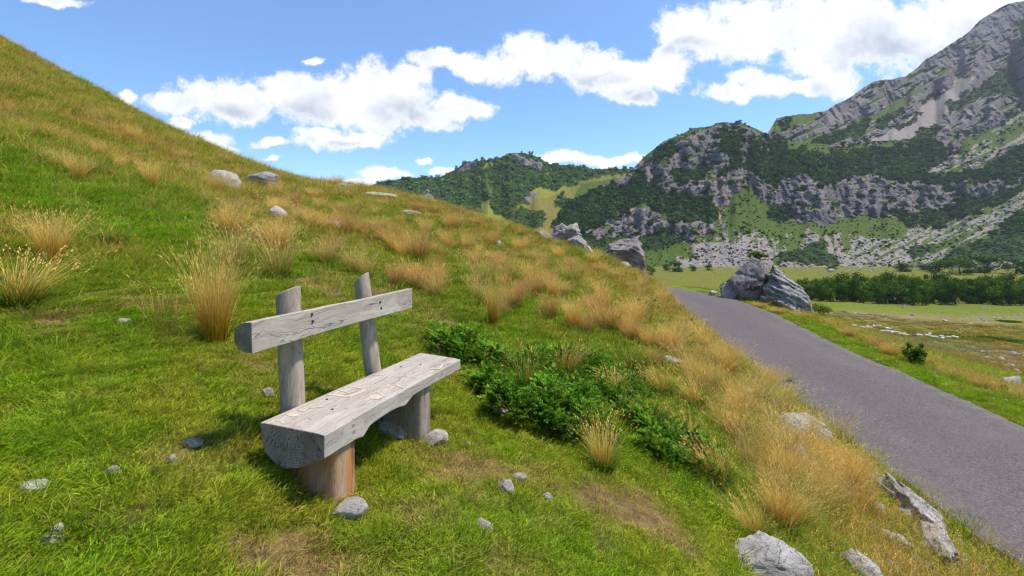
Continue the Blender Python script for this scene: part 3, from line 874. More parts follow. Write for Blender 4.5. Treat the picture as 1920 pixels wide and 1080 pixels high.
rk(410, 352, 60, 36, 'pale grey angular boulder low on the grassy hillside, left of a browner one', seed=3, mat=MAT_ROCK_L, rz=0.2)
rk(482, 352, 62, 34, 'brownish grey rounded boulder half hidden by straw grass on the hillside', seed=5)
rk(512, 412, 36, 24, 'small tilted grey rock on the slope just below the brownish boulder', seed=8, mat=MAT_ROCK_L, tilt=0.5)
rk(617, 428, 42, 19, 'low pale rock slab beside straw tussocks above the bench backrest', seed=9, mat=MAT_ROCK_L)
rk(765, 404, 44, 13, 'flat pale rock lying in the grass right of the hill brow', seed=12, mat=MAT_ROCK_L)
rk(703, 372, 78, 16, 'long flat pale slab on the brow of the hill against the sky', seed=14, mat=MAT_ROCK_L, strata=0.08)
rk(640, 354, 60, 12, 'thin dark rock outcrop on the skyline, left of the long flat slab', seed=15, strata=0.1)
rk(840, 456, 20, 10, 'small white stone in green grass under the hill brow', seed=17, mat=MAT_ROCK_L, sub=3)
rk(928, 460, 26, 14, 'white stone on the slope left of the crest outcrop', seed=18, mat=MAT_ROCK_L, sub=3)
rk(1086, 470, 22, 16, 'small lumpy grey rock in grass at the foot of the crest outcrop', seed=19, sub=3)
rk(1061, 462, 62, 46, 'craggy pitted limestone outcrop topping the hill crest', seed=21, sub=5, pits=0.20, lobes=0.5, d=21.5, cuts=6)
rk(1080, 468, 40, 30, 'grey broken rock wedged under the right side of the crest outcrop', seed=24, sub=4, pits=0.16, lobes=0.4, d=20.6, cuts=8, tilt=0.3)
rk(1016, 444, 36, 18, 'jagged small rock just left of the crest outcrop', seed=23, pits=0.12, tilt=0.4, d=21.5)
rk(1098, 474, 22, 16, 'pale sharp rock at the lower right end of the crest outcrop', seed=29, mat=MAT_ROCK_L, tilt=0.7, d=20.4)
rk(1180, 522, 80, 66, 'big rounded layered grey boulder by the road bend', seed=27, sub=5, strata=0.10, d=27.5, depthf=0.9, saxis=(0.5, .2, 1), lobes=0.3, mat=MAT_ROCK_P, cuts=10)
rk(1170, 524, 26, 16, 'small grey rock leaning on the foot of the big rounded roadside boulder', seed=28, sub=4, d=25.5)
rk(1262, 686, 48, 20, 'low pale rock on the bank among straw grass, left of the road', seed=31, mat=MAT_ROCK_L)
rk(1498, 878, 46, 40, 'upright split grey rock in the straw grass on the road bank', seed=35, mat=MAT_ROCK_L, tilt=0.3)
rk(1448, 1095, 176, 62, 'large pale rock cut off by the bottom edge of the picture', seed=44, sub=5, mat=MAT_ROCK_L, cuts=16, lobes=0.2)
rk(1690, 1028, 36, 24, 'round pale stone in a little pile below the ledge rock, rightmost', seed=45, mat=MAT_ROCK_S, sub=3)
rk(1668, 1020, 30, 24, 'round pale stone in a little pile below the ledge rock, leftmost', seed=46, mat=MAT_ROCK_S, sub=3)
rk(1708, 1036, 22, 20, 'small brownish stone right beside the little pile under the ledge rock', seed=47, mat=MAT_ROCK_S, sub=3)
rk(1722, 1058, 24, 14, 'small white stone lying alone below the little stone pile', seed=48, mat=MAT_ROCK_L, sub=3)
def ledge(px0, row0, px1, row1, thick, high, label, seed, sink=0.35, roll=0.0, **kw):
    """a long rock whose foot runs from one photograph point to another along the slope"""
    a, b = ground_at(px0, row0), ground_at(px1, row1)
    v = b - a; L = v.length * 1.08
    kw.setdefault('mat', MAT_ROCK_L)
    me = rock_mesh('rock', (L, thick, high), seed, 5, **kw)
    o = link('rock', me, loc=(a + b) / 2 + Vector((0, 0, -high * sink)), rot=None)
    X = v.normalized(); Y = Vector((0, 0, 1)).cross(X).normalized(); Z = X.cross(Y)
    M = Matrix((X, Y, Z)).transposed() @ Matrix.Rotation(roll, 3, 'X')
    o.rotation_euler = M.to_euler()
    ROCKS_PX.append(((px0 + px1) / 2, (row0 + row1) / 2, abs(px1 - px0), 60))
    return tag(o, label, 'rock')


ledge(1425, 778, 1540, 832, .80, .62, 'broad flat pale rock in dry grass beside the road', 33, 0.22, 0.35, cuts=16, strata=.05)
ledge(1628, 900, 1762, 1020, .50, .78, 'long tilted grey ledge rock sticking out of the bank next to the asphalt', 37, 0.10, 0.25, cuts=10, strata=0.05, saxis=(0.25, 0.9, 0.5), lobes=.4, rough=.16)
ledge(1738, 1000, 1800, 1085, .36, .44, 'narrow grey rock below the long ledge rock, close to the road edge', 39, 0.15, 0.3, cuts=10, strata=.04, saxis=(0.2, 0.9, 0.5), lobes=.3)
ledge(1592, 1055, 1655, 1120, .30, .40, 'leaning grey rock at the bottom of the bank, left of the rubble', 43, 0.2, 0.3, cuts=10)
ledge(1650, 1040, 1695, 1085, .12, .14, 'thin grey rock in the grass right of the leaning rock at the bottom', 49, 0.2, 0.2, cuts=10)
for _i, (_px, _row, _w, _hp, _lab) in enumerate([(1652, 968, 30, 20, 'pale stone tucked under the upper end of the long ledge rock'), (1812, 1068, 34, 18, 'pale stone at the road edge below the narrow grey rock'), (1745, 1070, 22, 14, 'little pale stone left of the narrow grey rock'),
        (1640, 1000, 24, 16, 'pale stone in straw left of the little pile under the ledge'), (1560, 838, 30, 18, 'pale stone between the broad flat rock and the asphalt'), (1600, 872, 26, 16, 'pale stone at the asphalt just above the long ledge rock'),
        (1850, 1075, 22, 12, 'small pale stone at the bottom of the picture by the road edge'), (1400, 742, 28, 15, 'pale stone on the bank above the broad flat rock, in dry grass')]):
    rk(_px, _row, _w, _hp, _lab, seed=120 + _i, mat=MAT_ROCK_L, sub=4)
# around the bench
rk(649, 976, 70, 30, 'pinkish white flat stone propping the near leg of the bench', seed=51, mat=MAT_ROCK_S, rz=0.55, tilt=-0.25, depthf=0.75, cuts=8)
rk(738, 820, 74, 24, 'brownish flat stone under the bench between its legs', seed=52, mat=MAT_ROCK_S, cuts=9)
rk(812, 834, 52, 26, 'pale stone under the foot of the far bench leg', seed=53, mat=MAT_ROCK_S, rz=0.3, cuts=9)
rk(948, 925, 34, 24, 'rounded grey stone on the bare patch right of the bench', seed=54, mat=MAT_ROCK_S, sub=3)
rk(974, 903, 28, 13, 'small grey stone behind the rounded grey stone on the bare patch', seed=55, mat=MAT_ROCK_S, sub=3)
rk(1026, 938, 20, 14, 'small pinkish stone right of the rounded grey stone', seed=56, mat=MAT_ROCK_S, sub=3)
rk(908, 996, 36, 18, 'flat grey stone in the turf in front of the bare patch', seed=57, mat=MAT_ROCK_S, sub=3, tilt=.3)
rk(940, 784, 28, 18, 'pale stone at the edge of the juniper right of the bench', seed=58, mat=MAT_ROCK_L, sub=3)
rk(875, 837, 16, 8, 'tiny white stone in the grass between the bench and the juniper', seed=59, mat=MAT_ROCK_L, sub=3)
rk(47, 922, 58, 16, 'long white flat stone in the turf near the left edge', seed=60, mat=MAT_ROCK_L, sub=4)
rk(82, 1022, 44, 15, 'low greyish stone at bottom left in the turf', seed=61, mat=MAT_ROCK_S, sub=3)
rk(101, 1004, 22, 20, 'small upright grey stone touching the low stone at bottom left', seed=62, mat=MAT_ROCK_S, sub=3)
rk(352, 837, 44, 12, 'flat grey stone in a bare soil patch left of the bench', seed=63, mat=MAT_ROCK_S, sub=3)
rk(318, 870, 18, 17, 'small round brownish stone by the bare soil patch left of the bench', seed=64, mat=MAT_ROCK_S, sub=3)
rk(200, 888, 28, 10, 'small flat stone in the turf, left of the round brownish one', seed=65, mat=MAT_ROCK_S, sub=3)
rk(222, 608, 30, 11, 'flat grey stone on the slope left of the tall golden tussock', seed=66, mat=MAT_ROCK_S, sub=3)
rk(500, 744, 24, 18, 'round grey stone behind the bench, left of its left post', seed=67, mat=MAT_ROCK_S, sub=3)
rk(426, 396, 16, 9, 'small pale stone below the pale angular boulder', seed=68, mat=MAT_ROCK_L, sub=3)
rk(1448, 790, 30, 14, 'small pale stone between the straw grass and the road, above the broad flat rock', seed=69, mat=MAT_ROCK_L, sub=3)
rk(1205, 800, 22, 12, 'small stone in front of the road bank grass, right of the juniper', seed=70, mat=MAT_ROCK_L, sub=3) if False else None

# ---- roadside boulder with painted letters, and its fractured neighbour
D0 = 26.3
gb = Vector(((1438 - 960) / F * D0, D0, Hs((1438 - 960) / F * D0, D0)))
kb = D0 / F
painted = rock_mesh('boulder', (104 * kb, 2.8, 92 * kb / 0.77), 71, 5, cuts=9, rough=0.09, mat=MAT_ROCK_P, lean=-0.10)
pb = link('boulder', painted, loc=(gb.x, gb.y + 1.2, gb.z))
# pull the upper part into the leaning hump of the photograph
co = np.array([v.co[:] for v in painted.vertices])
hz = np.clip(co[:, 2] / co[:, 2].max(), 0, 1)
co[:, 0] = co[:, 0] * (1 - 0.30 * hz ** 2) + 0.02 * hz
groove = np.exp(-((co[:, 2] - 1.55 + 0.45 * (co[:, 0] + 0.8)) / 0.07) ** 2) * (co[:, 0] < 0.75)
co[:, 1] += groove * 0.20
painted.vertices.foreach_set('co', co.astype(np.float32).ravel()); painted.update()
tag(pb, 'smooth grey roadside boulder with faded painted letters low on its face', 'boulder')
gf = Vector(((1514 - 960) / F * 24.6, 24.6, Hs((1514 - 960) / F * 24.2, 24.2)))
frm = rock_mesh('boulder', (122 * kb, 2.6, 94 * kb / 0.77), 87, 5, cuts=12, rough=0.14, strata=0.20, mat=MAT_ROCK, saxis=(0.55, 0.1, 1.0))
co = np.array([v.co[:] for v in frm.vertices]); hz = np.clip(co[:, 2] / co[:, 2].max(), 0, 1)
co[:, 0] = co[:, 0] * (1 - 0.42 * hz) - 1.05 * hz
frm.vertices.foreach_set('co', co.astype(np.float32).ravel()); frm.update()
fb = tag(link('boulder', frm, loc=(gf.x, gf.y + 1.3, gf.z - 0.15)), 'layered and fractured grey boulder right of the painted one, sloping down to the meadow', 'boulder')
put_rock(1380, 553, 44, 36, 'small dark grey rock at the left foot of the painted boulder', seed=73, d=27.2)
put_rock(1340, 556, 18, 12, 'little pale stone at road edge left of the painted boulder group', seed=74, d=28.5, sub=3, mat=MAT_ROCK_L)


def emit_letters():
    m, n, out = new_mat('faded_paint')
    P = n.node('ShaderNodeTexCoord').outputs['Object']
    c = n.mix(n.ramp(n.noise(P, 9.0, 4, 0.7), 0.4, 0.6), (0.035, 0.018, 0.010), (0.13, 0.09, 0.06))
    finish(n, out, c, 0.9, 0.1)
    bvh = BVHTree.FromObject(pb, bpy.context.evaluated_depsgraph_get()) if False else None
    bm = bmesh.new(); bm.from_mesh(painted); bvh = BVHTree.FromBMesh(bm)
    def seg(pts, wd, V, Fc):
        for (a, b) in zip(pts[:-1], pts[1:]):
            a = np.array(a, float); b = np.array(b, float); L = np.linalg.norm(b - a); n_ = max(2, int(L / 0.03))
            dr = (b - a) / L; nr = np.array([-dr[1], dr[0]]) * wd / 2
            base = len(V)
            for i in range(n_ + 1):
                p = a + (b - a) * i / n_
                for s in (-1, 1):
                    q = p + nr * s
                    hit = bvh.ray_cast(Vector((q[0], -4, q[1])), Vector((0, 1, 0)))
                    y = hit[0].y - 0.02 if hit[0] else -0.9
                    V.append((q[0], y, q[1]))
            for i in range(n_):
                k = base + i * 2; Fc.append((k, k + 1, k + 3, k + 2))
    h = 0.24
    glyph = {'S': [[(1, .9), (.7, 1), (.2, 1), (0, .8), (.15, .58), (.85, .42), (1, .2), (.75, 0), (.25, 0), (0, .1)]],
             'D': [[(0, 0), (0, 1)], [(0, 1), (.6, .95), (1, .6), (.95, .3), (.6, .03), (0, 0)]],
             'P': [[(0, 0), (0, 1), (.8, 1), (1, .75), (.8, .5), (0, .5)]],
             'C': [[(1, .85), (.6, 1), (.15, .8), (0, .45), (.2, .1), (.6, 0), (1, .15)]]}
    x = -1.15
    for ch in 'SDPC':
        V, Fc = [], []
        for st in glyph[ch]: seg([(x + a * 0.18, 0.80 + b * h) for a, b in st], 0.050 if ch != 'C' else 0.028, V, Fc)
        me = mesh_from('painted_letter', V, Fc, [m]); o = link('painted_letter', me, parent=pb)
        x += 0.25
    bm.free()


emit_letters()

# ------------------------------------------------------------------ bench
def M_wood(name, c1, c2, dark, along='X', warm=None, warm_amt=0.0, sc=1.0):
    m, n, out = new_mat(name)
    P = n.node('ShaderNodeTexCoord').outputs['Object']
    k = {'X': (1.3, 14, 14), 'Z': (14, 14, 1.3)}[along]
    G = n.vm('MULTIPLY', P, tuple(q * sc for q in k))
    wv = n.noise(P, 3.0 * sc, 3, 0.5, out='Color')
    G = n.vm('ADD', G, n.vm('MULTIPLY', wv, (1.6, 1.6, 1.6)))
    a = n.noise(G, 1.4, 6, 0.68, 0.9)
    f = n.noise(n.vm('MULTIPLY', G, (1.0, 4.0, 4.0) if along == 'X' else (4.0, 4.0, 1.0)), 2.0, 4, 0.75)
    c = n.mix(n.ramp(a, 0.3, 0.7), c1, c2)
    c = n.mix(n.ramp(f, 0.30, 0.5, 0.4, 0), c, tuple(q * 0.6 for q in c1))
    ck = n.noise(n.vm('MULTIPLY', G, (0.35, 1.3, 1.3) if along == 'X' else (1.3, 1.3, 0.35)), 1.3, 2, 0.4, 0.6)
    crack = n.ramp(n.math('ABSOLUTE', n.math('SUBTRACT', ck, 0.5)), 0.0, 0.007, 0.65, 0.0)
    c = n.mix(crack, c, dark)
    kn = n.node('ShaderNodeTexVoronoi', {'Vector': n.vm('MULTIPLY', P, (2.2, 4, 4) if along == 'X' else (4, 4, 2.2)), 'Scale': 1.6}).outputs[0]
    c = n.mix(n.ramp(kn, 0.03, 0.07, 0.6, 0), c, dark)
    if warm:
        wz = n.noise(n.vm('MULTIPLY', P, (6, 6, 0.9)), 1.6, 4, 0.6, 0.3)
        z = n.sep(P)[2]
        low = n.ramp(z, 0.48, 0.15, 0.4, 1.0)
        c = n.mix(n.math('MULTIPLY', n.ramp(wz, 0.36, 0.54), n.math('MULTIPLY', low, warm_amt)), c, warm)
        c = n.mix(n.ramp(n.noise(n.vm('MULTIPLY', P, (9, 9, 1.1)), 1.6, 4, 0.6), 0.52, 0.66, 0, 0.75), c, (0.12, 0.075, 0.045))
    st = n.noise(P, 2.4, 4, 0.6)
    c = n.mix(n.ramp(st, 0.5, 0.75, 0, 0.35), c, n.mix(1.0, c, (0.72, 0.66, 0.62), 'MULTIPLY'))
    hgt = n.math('ADD', n.math('MULTIPLY', a, 0.5), n.math('SUBTRACT', n.math('MULTIPLY', f, 0.35), crack))
    finish(n, out, c, 0.82, 0.18, hgt, 0.7, 0.006)
    return m


def M_endgrain(name, cx, cz, ax='Y'):
    """end of a log: rings and radial drying cracks; pith at (cx, cz) in the object's own frame"""
    m, n, out = new_mat(name)
    P = n.node('ShaderNodeTexCoord').outputs['Object']
    x, y, z = n.sep(P)
    h = y
    X = n.math('SUBTRACT', h, cx); Z = n.math('SUBTRACT', z, cz)
    rr = n.math('SQRT', n.math('ADD', n.math('MULTIPLY', X, X), n.math('MULTIPLY', Z, Z)))
    an = n.math('ARCTAN2', Z, X)
    nz = n.noise(P, 22.0, 3, 0.6)
    rings = n.math('SINE', n.math('ADD', n.math('MULTIPLY', rr, 520.0), n.math('MULTIPLY', nz, 9.0)))
    cv = n.comb(n.math('MULTIPLY', an, 5.2), n.math('MULTIPLY', rr, 5.0), 0.0)
    ck = n.noise(cv, 1.5, 3, 0.55, 0.25)
    crack = n.math('MULTIPLY', n.ramp(n.math('ABSOLUTE', n.math('SUBTRACT', ck, 0.5)), 0.0, 0.013, 1.0, 0.0), n.ramp(rr, 0.02, 0.08))
    cv2 = n.comb(n.math('MULTIPLY', an, 12.0), n.math('MULTIPLY', rr, 9.0), 3.0)
    ck2 = n.noise(cv2, 1.5, 3, 0.55, 0.25)
    crack2 = n.ramp(n.math('ABSOLUTE', n.math('SUBTRACT', ck2, 0.5)), 0.0, 0.012, 0.4, 0.0)
    c = n.mix(n.ramp(n.noise(P, 9.0, 4, 0.6), 0.35, 0.65), (0.25, 0.185, 0.155), (0.38, 0.30, 0.25))
    c = n.mix(n.ramp(rings, -0.2, 1.0, 0, 0.32), c, (0.13, 0.10, 0.09))
    c = n.mix(crack2, c, (0.09, 0.07, 0.06))
    c = n.mix(crack, c, (0.05, 0.037, 0.03))
    finish(n, out, c, 0.9, 0.1, n.math('SUBTRACT', n.math('MULTIPLY', rings, 0.12), crack), 0.9, 0.006)
    return m


GREY1, GREY2, GDARK = (0.27, 0.245, 0.228), (0.42, 0.385, 0.36), (0.07, 0.055, 0.048)
MW_SEAT = M_wood('weathered_seat_wood', (0.300, 0.258, 0.225), (0.45, 0.395, 0.35), GDARK, 'X')
MW_BACK = M_wood('weathered_back_wood', (0.315, 0.270, 0.230), (0.47, 0.415, 0.36), GDARK, 'X', sc=0.8)
MW_POST = M_wood('weathered_post_wood', (0.25, 0.20, 0.155), (0.45, 0.38, 0.30), GDARK, 'Z')
MW_LEG = M_wood('leg_wood', (0.30, 0.18, 0.10), (0.46, 0.32, 0.21), (0.05, 0.035, 0.025), 'Z', (0.44, 0.19, 0.055), 0.85)
MW_LEG2 = M_wood('far_leg_wood', (0.21, 0.17, 0.135), (0.36, 0.31, 0.265), (0.05, 0.035, 0.025), 'Z', (0.28, 0.14, 0.05), 0.3)
MW_CARVE, _n, _o = new_mat('fresh_cut_wood')
finish(_n, _o, _n.mix(_n.ramp(_n.noise(_n.node('ShaderNodeTexCoord').outputs['Object'], 30.0, 4, 0.7), 0.35, 0.6), (0.38, 0.32, 0.255), (0.52, 0.43, 0.315)), 0.8, 0.1)
M_BOLT, _n, _o = new_mat('rusty_bolt'); finish(_n, _o, (0.03, 0.022, 0.02), 0.6, 0.3)

ZS = -0.905
NB = Vector((-1.293, 2.46, ZS)); NF = Vector((-0.897, 2.294, ZS)); FB = Vector((-0.779, 4.05, ZS)); FF = Vector((-0.416, 3.824, ZS))
SEAT_DIR = math.atan2((FB - NB).y, (FB - NB).x)
bench = bpy.data.objects.new('park_bench', None); COL.objects.link(bench)
bench.location = (-0.87, 3.1, -1.31); bench.rotation_euler = (0, 0, SEAT_DIR); bench.empty_display_size = 0.3
tag(bench, 'rustic grey weathered log bench with a tilted plank backrest on the grassy slope', 'bench')
MB = (Matrix.Translation(bench.location) @ Matrix.Rotation(SEAT_DIR, 4, 'Z')).inverted()


def bpart(name, V, Fc, mats, parent=bench, midx=None, smooth=True, origin=None, bevel=0.0, angle=40):
    """V in world coordinates -> part in the bench's own frame (x along the seat)"""
    Vl = np.array([(MB @ Vector(v))[:] for v in V])
    org = Vl.mean(0) if origin is None else np.array((MB @ Vector(origin))[:])
    me = mesh_from(name, Vl - org, Fc, mats, smooth, midx)
    o = link(name, me, parent=parent)
    if parent is bench: o.location = org
    else: o.location = org - np.array(parent.location)
    if bevel:
        b = o.modifiers.new('bevel', 'BEVEL'); b.width = bevel; b.segments = 2; b.limit_method = 'ANGLE'; b.angle_limit = R(50)
    me.set_sharp_from_angle(angle=R(angle))
    return o


def build_seat():
    ns = 70
    top_q = np.linspace(0.0, 1.0, 12)
    V, Fc, mi = [], [], []
    ks = [0, .16, .2, .24, .33, .42, .48, .54, .6, 1]; kt = [.115, .12, .134, .098, .088, .09, .106, .074, .070, .078]
    rng = np.random.default_rng(2)
    prof_n = None
    for i in range(ns + 1):
        s = i / ns
        B = NB.lerp(FB, s); Fr = NF.lerp(FF, s)
        ft = float(np.interp(s, ks, kt))
        wob = 0.006 * float(noise3(s * 9, 2.2, 0)) 
        deep = float(np.interp(s, [0, .22, .35, .6, 1], [.205, .20, .14, .12, .155]))
        pts = []
        for q in top_q:
            z = 0.001 * float(noise3(s * 6, q * 3, 1.0)) - 0.004 * (abs(q - .5) * 2) ** 10
            pts.append((q, z))
        # front face down
        for k in (0.2, 0.5, 0.8, 1.0):
            pts.append((1.0 + 0.006 * float(noise3(s * 14, k * 2, 5)) , -ft * k + 0.004 * float(noise3(s * 20, k, 8))))
        # underside arc back to the top back corner
        m = 14
        for k in range(1, m):
            a = k / m
            q = 1.0 - a * 1.02
            zz = -(ft + (deep - ft) * math.sin(min(1, a * 1.7) * math.pi / 2)) if a < 0.55 else -(deep * math.sqrt(max(0, 1 - ((a - 0.55) / 0.45) ** 2)) * 0.97 + 0.012)
            pts.append((q - 0.02 * math.sin(a * math.pi), zz + 0.006 * float(noise3(s * 8, a * 5, 4))))
        prof_n = len(pts)
        bow = 0.014 * math.sin(s * math.pi * 1.3)
        for q, z in pts:
            p = B.lerp(Fr, q); 
            if q > 0.9: p = p + (Fr - B).normalized() * (bow * -0.6 + 0.012 * float(noise3(s * 5, 3, 3)))
            V.append((p.x, p.y, p.z + z))
    n = prof_n
    for i in range(ns):
        for j in range(n):
            a = i * n + j; b = i * n + (j + 1) % n
            Fc.append((a, b, b + n, a + n)); mi.append(0)
    Fc.append(tuple(range(n))[::-1]); mi.append(1)
    Fc.append(tuple(ns * n + j for j in range(n))); mi.append(1)
    # pith of the half log: a little above the sawn face, in the part's local frame
    o = bpart('seat', V, Fc, [MW_SEAT, None], midx=mi, bevel=0.004, angle=45)
    lc = MB @ NB.lerp(NF, 0.50) - Vector(o.location)
    o.data.materials[1] = M_endgrain('seat_end_grain', lc.y, lc.z + 0.055)
    return o


seat = build_seat()


def seatpt(zx, zy, lift=0.002):
    px = 480 + zx / 4.923; row = 655 + zy / 4.923
    y = 0.905 * F / (row - HR)
    return Vector(((px - 960) / F * y, y, ZS + lift))


def carve(pts, wd, name='carving'):
    P = [seatpt(*p) for p in pts]
    # resample
    Q = []
    for a, b in zip(P[:-1], P[1:]):
        n_ = max(2, int((b - a).length / 0.012))
        Q += [a.lerp(b, i / n_) for i in range(n_)]
    Q.append(P[-1])
    V, Fc = [], []
    for i, p in enumerate(Q):
        d = (Q[min(i + 1, len(Q) - 1)] - Q[max(i - 1, 0)]).normalized(); nr = Vector((-d.y, d.x, 0))
        ww = wd * (0.75 + 0.5 * abs(float(noise3(p.x * 40, p.y * 40, 1))) * 2) * (0.55 if i in (0, len(Q) - 1) else 1)
        V += [p + nr * ww / 2, p - nr * ww / 2]
    for i in range(len(Q) - 1): Fc.append((2 * i, 2 * i + 1, 2 * i + 3, 2 * i + 2))
    return bpart(name, V, Fc, [MW_CARVE], parent=seat)


def blob(cx, cy, rx, ry):
    c = seatpt(cx, cy); V = [c]
    for k in range(24):
        a = k / 24 * 2 * math.pi; f = 0.8 + 0.45 * float(noise3(math.cos(a) * 1.5, math.sin(a) * 1.5, cx))
        V.append(seatpt(cx + rx * f * math.cos(a), cy + ry * f * math.sin(a)))
    return bpart('carving', V, [(0, 1 + k, 1 + (k + 1) % 24) for k in range(24)], [MW_CARVE], parent=seat)


for pts, wd in [([(145,685),(165,656),(215,658),(265,690),(320,664)], .012), ([(385,560),(440,575),(480,545),(640,530)], .010), ([(650,415),(860,442)], .020), ([(860,442),(1040,365)], .022),
                ([(850,343),(1030,368)], .016), ([(760,375),(860,405),(940,380)], .010), ([(1120,390),(1190,437)], .014), ([(1205,350),(1230,326),(1290,326),(1360,360)], .014),
                ([(1070,233),(1172,241)], .014), ([(1370,95),(1445,106)], .012), ([(1600,178),(1690,186),(1730,132)], .014), ([(1640,140),(1735,132)], .012), ([(1310,262),(1350,250),(1480,264)], .007)]:
    carve(pts, wd * 1.35)
blob(342, 607, 72, 21); blob(1105, 442, 78, 27)


def disc(center, normal, rad, depth, name, parent, mats):
    z = Vector(normal).normalized(); q = z.to_track_quat('Z', 'Y')
    V, Fc = [], []
    for k in range(10):
        a = k / 10 * 2 * math.pi
        for dz in (0, -depth):
            V.append(Vector(center) + q @ Vector((math.cos(a) * rad, math.sin(a) * rad, dz)))
    Fc.append(tuple(2 * k for k in range(10)))
    for k in range(10): Fc.append((2 * k, 2 * k + 1, 2 * ((k + 1) % 10) + 1, 2 * ((k + 1) % 10)))
    return bpart(name, V, Fc, mats, parent=parent, smooth=False)


for p in [(655, 463), (705, 556), (1335, 160), (1520, 145)]:
    disc(seatpt(*p, lift=0.004), (0, 0, 1), 0.007, 0.02, 'bolt', seat, [M_BOLT])


def log_part(name, base, top, r0, r1, slant, mats, seed, ribs=0.05):
    base, top = Vector(base), Vector(top); ax = (top - base).normalized(); q = ax.to_track_quat('Z', 'Y')
    V, Fc, mi = [], [], []; n = 28; m = 14
    L = (top - base).length
    for i in range(m + 1):
        t = i / m
        for k in range(n):
            a = k / n * 2 * math.pi
            r = (r0 + (r1 - r0) * t) * (1 + ribs * float(noise3(math.cos(a) * 1.3 + seed, math.sin(a) * 1.3, t * 2.2)) * 2 + 0.035 * float(noise3(math.cos(a) * 5 + seed, math.sin(a) * 5, t * 3)))
            p = Vector((math.cos(a) * r, math.sin(a) * r, t * L))
            w_ = q @ p + base
            cut = (w_ - top).dot(Vector(slant)) if i >= m - 1 else 0
            w_ = w_ + ax * (cut * (1.0 if i == m else 0.9))
            V.append(w_)
    for i in range(m):
        for k in range(n): Fc.append((i * n + k, i * n + (k + 1) % n, (i + 1) * n + (k + 1) % n, (i + 1) * n + k)); mi.append(0)
    Fc.append(tuple(m * n + k for k in range(n))); mi.append(1 if len(mats) > 1 else 0)
    Fc.append(tuple(range(n))[::-1]); mi.append(0)
    return bpart(name, V, Fc, mats, midx=mi, bevel=0.006, angle=50)


MW_TOP = M_wood('post_top_wood', (0.24, 0.205, 0.18), (0.36, 0.32, 0.29), GDARK, 'Z', sc=0.7)
log_part('back_post', (-1.235, 2.75, -1.42), (-1.295, 2.775, -0.262), 0.068, 0.066, (0.40, 0.0, 0.0), [MW_POST, MW_TOP], 3)
log_part('back_post', (-0.94, 3.48, -1.46), (-1.108, 3.53, -0.236), 0.060, 0.055, (0.62, 0.0, 0.0), [MW_POST, MW_TOP], 9)


def build_back():
    a = Vector((-1.274, 2.35, -0.454)); b = Vector((-0.790, 3.80, -0.416))
    d = (b - a).normalized(); up = Vector((0, 0, 1)); nrm = d.cross(up).normalized()      # towards the sitter
    up = nrm.cross(d).normalized()
    V, Fc, mi = [], [], []; ns = 50
    for i in range(ns + 1):
        s = i / ns; c = a.lerp(b, s)
        hh = 0.0775 + 0.006 * float(noise3(s * 4, 0, 3)) - 0.005 * math.sin(s * math.pi) ** 2
        dz = 0.002 * math.sin(s * math.pi * 1.7) + 0.004 * float(noise3(s * 9, 1, 3))
        pts = []
        for k in range(7):
            z = -hh + 2 * hh * k / 6; pts.append((0.003 * float(noise3(s * 10, k * .4, 7)), z))
        for k in range(1, 14):
            an = math.pi / 2 - k / 14 * math.pi
            pts.append((-(0.018 + 0.098 * math.cos(an) ** 0.85 if math.cos(an) > 0 else 0.018), hh * math.sin(an) * 0.985))
        n = len(pts)
        for q, z in pts:
            V.append(c + nrm * q + up * (z + dz))
    for i in range(ns):
        for j in range(n): Fc.append((i * n + j, (i + 1) * n + j, (i + 1) * n + (j + 1) % n, i * n + (j + 1) % n)); mi.append(0)
    Fc.append(tuple(range(n))); mi.append(1)
    Fc.append(tuple(ns * n + j for j in range(n))[::-1]); mi.append(1)
    o = bpart('backrest', V, Fc, [MW_BACK, None], midx=mi, bevel=0.003, angle=45)
    lc = MB @ a - Vector(o.location)
    o.data.materials[1] = M_endgrain('backrest_end_grain', lc.y, lc.z)
    for (px, row) in [(584.3, 589.5), (586, 602.5), (712.5, 566.5), (714.6, 577.5)]:
        u, v = (px - 960) / F, (HR - row) / F
        ray = Vector((u, 1, v)); t = (a - Vector((0, 0, 0))).dot(nrm) / ray.dot(nrm)
        disc(ray * t + nrm * 0.005, nrm, 0.008, 0.02, 'bolt', o, [M_BOLT])
    return o


build_back()


def build_leg(s0, s1, q0, q1, z1, mats, seed, label=None, taper=0.0):
    """upright half-log: seen from the end it is as wide as the seat"""
    V, Fc = [], []; m = 12
    c4 = []
    n = 32
    for i in range(m + 1):
        t = i / m
        for k in range(n):
            a = k / n * 2 * math.pi
            # superellipse plan
            ca, sa = math.cos(a), math.sin(a)
            ex = 0.42
            x = math.copysign(abs(ca) ** ex, ca); y = math.copysign(abs(sa) ** ex, sa)
            rr = 1 + 0.035 * float(noise3(ca * 2 + seed, sa * 2, t * 1.2)) + 0.012 * float(noise3(ca * 9 + seed, sa * 9, t * 2))
            x *= rr * (1 + taper * (1 - t)); y *= rr
            s = (s0 + s1) / 2 + (s1 - s0) / 2 * y; q = (q0 + q1) / 2 + (q1 - q0) / 2 * x
            p = NB.lerp(FB, s).lerp(NF.lerp(FF, s), q)
            V.append((p.x, p.y, z1 + (ZS - 0.035 - z1) * t))
    for i in range(m):
        for k in range(n): Fc.append((i * n + k, i * n + (k + 1) % n, (i + 1) * n + (k + 1) % n, (i + 1) * n + k))
    Fc.append(tuple(range(n))[::-1]); Fc.append(tuple(m * n + k for k in range(n)))
    o = bpart('leg', V, Fc, mats, origin=tuple(NB.lerp(NF, .5).lerp(FB.lerp(FF, .5), (s0 + s1) / 2).xy) + (-1.36,), bevel=0.004, angle=60)
    if label: o['label'] = label
    return o


